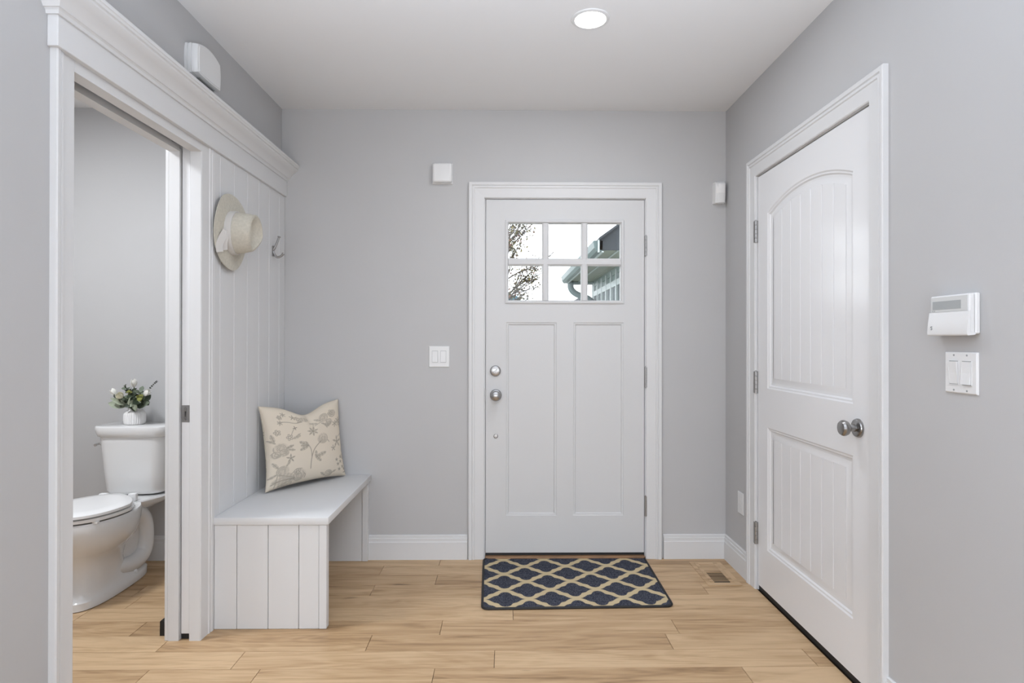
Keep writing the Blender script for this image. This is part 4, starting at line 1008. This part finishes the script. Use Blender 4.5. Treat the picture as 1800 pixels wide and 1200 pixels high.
for ring, (n, L_, w, cup, op) in enumerate(((3, .030, .009, .006, .0), (5, .031, .011, .012, .001), (6, .029, .012, .018, .003))):
    for i in range(n):
        mb = MB(); petal_mb(mb, tip, fr, 2 * PI * i / n + ring * .5, L_, w, cup, op); obj('petal', mb, M['petal_cream'], ro, smooth=60)
obj('stem', MB().tube(stem_path(tip), .0022, 7), M['stem'], ro)
def blade(mb, org, d, up, L_, w, curl=.2, n=6):
    d = Vector(d).normalized(); s = d.cross(Vector(up)).normalized(); nn = s.cross(d).normalized(); rings = []
    for i in range(n):
        t = i / (n - 1); hw = w * math.sin(PI * (.06 + .92 * t)) ** .9
        c = Vector(org) + d * (L_ * t) + nn * (-curl * L_ * t * t)
        rings.append([c - s * hw + nn * hw * .3, c, c + s * hw + nn * hw * .3, c - nn * .0009])
    mb.loft(rings, True, True)
def sprig(tip, label, m, n=7, L_=.026, w=.008, name='eucalyptus_sprig', seed=1, cat='sprig'):
    r = random.Random(seed); t = thing(name, label, cat, mouth, group=GRP); P = stem_path(tip)
    obj('stem', MB().tube(P, .0013, 6), M['stem'], t)
    k0 = int(len(P) * .45)
    for i in range(n):
        k = min(len(P) - 1, k0 + int((len(P) - 1 - k0) * (i + 1) / n)); p = P[k]; tg = (P[k] - P[k - 1]).normalized()
        a = i * 2.4 + r.uniform(-.4, .4); x, y, z = frame_of(tg); d = (x * math.cos(a) + y * math.sin(a)) * .9 + tg * .6
        mb = MB(); blade(mb, p, d, Vector((0, -1, .5)) + tg * .6, 1.25 * L_ * r.uniform(.8, 1.15), 1.25 * w, r.uniform(0, .35)); obj('leaf', mb, M[m], t, smooth=60)
    return t
sprig((VX - .052, VY + .0, VZ + .205), 'dark eucalyptus sprig rising behind the cream rose', 'leaf', 9, .024, .009, seed=2)
sprig((VX - .015, VY - .01, VZ + .185), 'eucalyptus sprig between the cream rose and the highest tulip', 'leaf_dark', 8, .024, .009, seed=3)
sprig((VX + .045, VY - .02, VZ + .175), 'grey eucalyptus sprig right of the highest tulip', 'leaf', 8, .028, .010, seed=4)
sprig((VX + .035, VY - .06, VZ + .120), 'pale sage sprig low at the front of the vase', 'leaf_pale', 7, .030, .010, seed=5)
sprig((VX + .075, VY - .03, VZ + .130), 'dark leafy sprig under the right-leaning tulip', 'leaf_dark', 8, .030, .012, seed=6)
sprig((VX - .075, VY - .035, VZ + .140), 'leafy sprig under the left-leaning tulip', 'leaf', 8, .028, .010, seed=8)
sprig((VX + .015, VY - .05, VZ + .115), 'dark leaf sprig at the mouth of the vase', 'leaf_dark', 10, .034, .012, seed=9)
sprig((VX + .062, VY - .05, VZ + .148), 'mossy green sprig beside the right-leaning tulip', 'moss', 9, .020, .010, seed=10)
sprig((VX - .045, VY - .04, VZ + .125), 'leafy sprig just left of the vase mouth below the cream rose', 'leaf', 9, .030, .011, seed=11)
sprig((VX + .052, VY - .045, VZ + .125), 'dark leafy sprig low on the right of the bouquet', 'leaf_dark', 9, .032, .012, seed=12)
sprig((VX + .010, VY - .03, VZ + .155), 'dark sprig in the middle of the bouquet under the highest tulip', 'leaf_dark', 9, .028, .011, seed=13)
sprig((VX - .010, VY - .035, VZ + .178), 'mossy sprig at the foot of the highest tulip', 'moss', 7, .018, .008, seed=14)
# broad drooping leaves
for tip, d, L_, w, m, lb in (((VX - .030, VY - .035, VZ + .098), (-.95, -.3, .30), .085, .022, 'leaf_pale', 'broad pale leaf drooping over the left rim of the vase'),
                          ((VX - .020, VY - .045, VZ + .108), (-.75, -.5, .55), .080, .014, 'leaf_pale', 'long pale leaf under the cream rose'),
                          ((VX + .032, VY - .03, VZ + .094), (.9, -.2, .42), .075, .020, 'leaf', 'broad green leaf over the right rim of the vase'),
                          ((VX - .005, VY - .05, VZ + .094), (.35, -.5, .85), .070, .007, 'leaf_pale', 'slender pale leaf upright at the front of the bouquet')):
    t = thing('broad_leaf', lb, 'leaf', mouth, group=GRP); mb = MB(); blade(mb, tip, d, (0, -1, .45), L_, w, .15, 9); obj('blade', mb, M[m], t, smooth=60)
    obj('stem', MB().tube([mouth + Vector((0, 0, -.04)), mouth + Vector((0, -.005, 0)), tip], .0016, 6), M['stem'], t)
def lavender(tip, label, seed, n=16):
    r = random.Random(seed); t = thing('lavender_sprig', label, 'sprig', mouth, group=GRP); P = stem_path(tip); obj('stem', MB().tube(P, .0011, 6), M['stem'], t)
    mb = MB(); a0 = P[int(len(P) * .55)]; b0 = P[-1]
    for i in range(n):
        p = a0.lerp(b0, i / (n - 1)) if False else P[min(len(P) - 1, int(len(P) * .5 + len(P) * .5 * i / n))]
        for k in range(3):
            x, y, z = frame_of((P[-1] - P[-4])); a = 2.1 * k + i; d = x * math.cos(a) + y * math.sin(a) + z * .8
            blade(mb, p, d, z, .008, .0028, 0, 4)
    obj('florets', mb, mat('dusky_floret', (0.075, 0.07, 0.08), .7), t, smooth=60); return t
lavender((VX + .128, VY - .02, VZ + .232), 'dark lavender sprig reaching up to the right of the bouquet', 3)
lavender((VX - .122, VY - .01, VZ + .178), 'dark lavender sprig beyond the left-leaning tulip', 4, 9)

# ================================================================== OUTDOORS, seen through the door panes
gr = tag(obj('ground', MB().box(-40, 40, 0.14, 90, -0.45, -0.25), M['bounce_ground'], smooth=0), 'ground outside the front door, paled to bounce light upwards', 'ground', kind=ST)
# neighbouring wing: soffit, gutter, downspout, gable, batten wall
wg = thing('house_wing', 'sea-green house wing with dark gable, gutter and white battens outside', 'house', (2.2, 6.0, -0.25))
EX, WX, SZ = 1.125, 1.68, 2.345       # eave line, wall plane, soffit height
YN_, YF_ = 3.75, 7.75
obj('soffit', MB().box(EX + .05, WX + 0.1, YN_ + .02, YF_, SZ, SZ + 0.03), M['soffit'], wg, smooth=0)
for k in range(4):
    xx = EX + .26 + .2 * k
    obj('soffit_strip', MB().box(xx - .012, xx + .012, YN_ + .02, YF_, SZ - .010, SZ), M['batten'] if k == 0 else M['soffit'], wg, smooth=0)
gp = [(0, 0), (0.012, -.012), (.07, -.012), (.10, .03), (.115, .11), (.10, .115), (0, .115)]
obj('gutter', MB().loft([[(EX + .05 - a * 1.0, y, SZ - .02 + b) for a, b in gp] for y in (YN_, YF_ + .05)]), M['gutter'], wg, smooth=0)
obj('gutter_trim', MB().box(EX - .012 + .05, EX + .062, YN_, YF_, SZ - .045, SZ - .030), M['batten'], wg, smooth=0)
obj('fascia_end', MB().box(EX + .05, WX + .1, YF_, YF_ + .03, SZ - .06, SZ + .2), M['siding'], wg, smooth=0)
obj('corner_trim', MB().box(EX - .012, EX + .008, YN_ - .03, YN_ - .005, SZ - .05, SZ + .1), M['batten'], wg, smooth=0)
sl = 0.72
rf = MB().loft([[(EX - .0, y, SZ + .095), (EX + 2.6, y, SZ + .095 + 2.6 * sl), (EX + 2.6, y, SZ + .13 + 2.6 * sl), (EX - .0, y, SZ + .125)] for y in (YN_ - .06, YF_ + .1)])
obj('roof_slope', rf, M['slate'], wg, smooth=0)
gb = MB().prism([(EX + .0, SZ - .02), (EX + 2.6, SZ - .02), (EX + 2.6, SZ + .1 + 2.6 * sl), (EX + .0, SZ + .1)], lambda p, q, b: (p, b, q), YN_ + .0, YN_ + .02)
obj('gable', gb, M['slate'], wg, smooth=0)
obj('wall', MB().box(WX, WX + .1, YN_ + .6, YF_ - .0, -.25, 2.06), M['siding_dark'], wg, smooth=0)
obj('upper_wall', MB().box(WX, WX + .1, YN_ + .6, YF_ - .0, 2.06, SZ), M['siding'], wg, smooth=0)
for k in range(16):
    yy = YF_ - .06 - .45 * k
    if yy < YN_ + .7: break
    obj('batten', MB().box(WX - .035, WX, yy - .035, yy + .035, -.25, SZ - .04), M['batten'], wg, smooth=0)
obj('rail', MB().box(WX - .03, WX, YN_ + .6, YF_, 2.06, 2.15), M['batten'], wg, smooth=0)
obj('frieze', MB().box(WX - .02, WX, YN_ + .6, YF_, SZ - .10, SZ), M['siding'], wg, smooth=0)
obj('corner_board', MB().box(WX - .04, WX + .1, YF_ - .01, YF_ + .05, -.25, SZ), M['siding'], wg, smooth=0)
dsp = smooth_path([(1.225, YF_ - .1, SZ - .01), (1.225, YF_ - .1, 2.22), (1.29, YF_ - .1, 2.13), (1.43, YF_ - .1, 2.06), (1.56, YF_ - .1, 2.01), (1.635, YF_ - .1, 1.90), (1.645, YF_ - .1, 1.7), (1.645, YF_ - .1, -.2)], 8)
obj('downspout', MB().tube(dsp, .058, 12), M['gutter'], wg)

def limb(mb, p, d, L_, r, depth, tips, rr, spread=.55, droop=0.0):
    q = p + d * L_; mid = p.lerp(q, .5) + Vector((rr.uniform(-1, 1), rr.uniform(-1, 1), rr.uniform(-.5, .5))) * L_ * .06
    mb.tube([p, mid, q], [r, r * .85, r * .68], 5)
    tips.append((q, d)); tips.append((mid, d))
    if depth <= 0: return
    for k in range(rr.choice((2, 3, 3))):
        nd = (d + Vector((rr.uniform(-1, 1), rr.uniform(-1, 1), rr.uniform(-.6, .9))) * spread).normalized(); nd.z -= droop; nd.normalize()
        limb(mb, p.lerp(q, rr.uniform(.55, 1)), nd, L_ * rr.uniform(.62, .8), r * .62, depth - 1, tips, rr, spread, droop)
rr = random.Random(21)
tr = thing('leafy_tree', 'loose olive-leaved tree outside the left door panes', 'tree', (-0.75, 7.6, -0.25))
tb = MB(); tips = []
tb.tube([(-0.75, 7.6, -.25), (-.70, 7.58, .9), (-.60, 7.6, 1.55)], [.08, .065, .055], 8)
for d, L_ in (((.75, .1, .75), .8), ((.45, -.3, 1.1), .95), ((-.4, .2, 1.1), .95), ((1.0, .2, .28), .55), ((-.8, -.2, .8), .8), ((.30, .3, 1.3), 1.1), ((.62, -.1, 1.0), .95), ((.85, 0, .6), .7), ((.2, .1, 1.3), 1.15), ((.45, .1, 1.2), 1.1)):
    limb(tb, Vector((-.60, 7.6, 1.5)), Vector(d).normalized(), L_, .026, 3, tips, rr, .5)
obj('branches', tb, M['bark'], tr, smooth=0)
lm = MB(); lm2 = MB(); lm3 = MB()
for q, d in tips:
    if q.x > .64: continue
    for k in range(5):
        c = q + Vector((rr.gauss(0, .07), rr.gauss(0, .07), rr.gauss(0, .07))); dd = Vector((rr.uniform(-1, 1), rr.uniform(-1, 1), rr.uniform(-1, .4)))
        blade(rr.choice((lm, lm, lm2, lm2, lm3)), c, dd, (rr.uniform(-1, 1), rr.uniform(-1, 1), 1.1), rr.uniform(.035, .06), .016, .15, 4)
for lmb, lmat in ((lm, M['tleaf']), (lm2, mat('yellow_olive_leaf', (0.13, 0.105, 0.02), 0.7, var=0.3)), (lm3, mat('rusty_leaf', (0.13, 0.05, 0.025), 0.7, var=0.3))):
    obj('leaves', lmb, lmat, tr, smooth=0)['kind'] = 'stuff'
bt = thing('bare_tree', 'thin bare-twigged tree outside under the gutter', 'tree', (3.0, 22, -0.25))
tb = MB(); tips = []
tb.tube([(3.0, 22, -.25), (3.0, 22, 1.4)], [.09, .06], 7)
for d in ((-.5, .1, 1), (.1, .2, 1.2), (.5, -.1, 1), (-.15, -.2, 1.1), (-.75, 0, .9), (.3, .2, 1.3)):
    limb(tb, Vector((3.0, 22, 1.3)), Vector(d).normalized(), .75, .026, 3, tips, rr, .4)
obj('twigs', tb, M['twig'], bt, smooth=0)
bh = thing('distant_house', 'distant house with blue roof beyond the leafy tree', 'house', (0.2, 40, -0.25))
obj('wall', MB().box(-4.5, 1.0, 40.2, 46, -.25, 3.2), M['siding'], bh, smooth=0)
obj('roof', MB().loft([[(-5.4, 40.0, 3.1), (2.25, 40.0, 3.1), (0.90, 40.0, 4.50), (-4.0, 40.0, 4.50)], [(-5.4, 46.0, 3.1), (2.25, 46.0, 3.1), (0.90, 46.0, 4.50), (-4.0, 46.0, 4.50)]]), M['blue_roof'], bh, smooth=0)
dh = thing('far_garage', 'distant dark-roofed building under the bare tree', 'building', (5.2, 40, -0.25))
obj('wall', MB().box(4.6, 9.0, 40.2, 44, -.25, 3.3), M['siding_dark'], dh, smooth=0)
obj('roof', MB().prism([(4.3, 3.3), (9.4, 3.3), (8.2, 4.4), (5.4, 4.4)], lambda p, q, b: (p, b, q), 40.0, 44.2), M['slate'], dh, smooth=0)
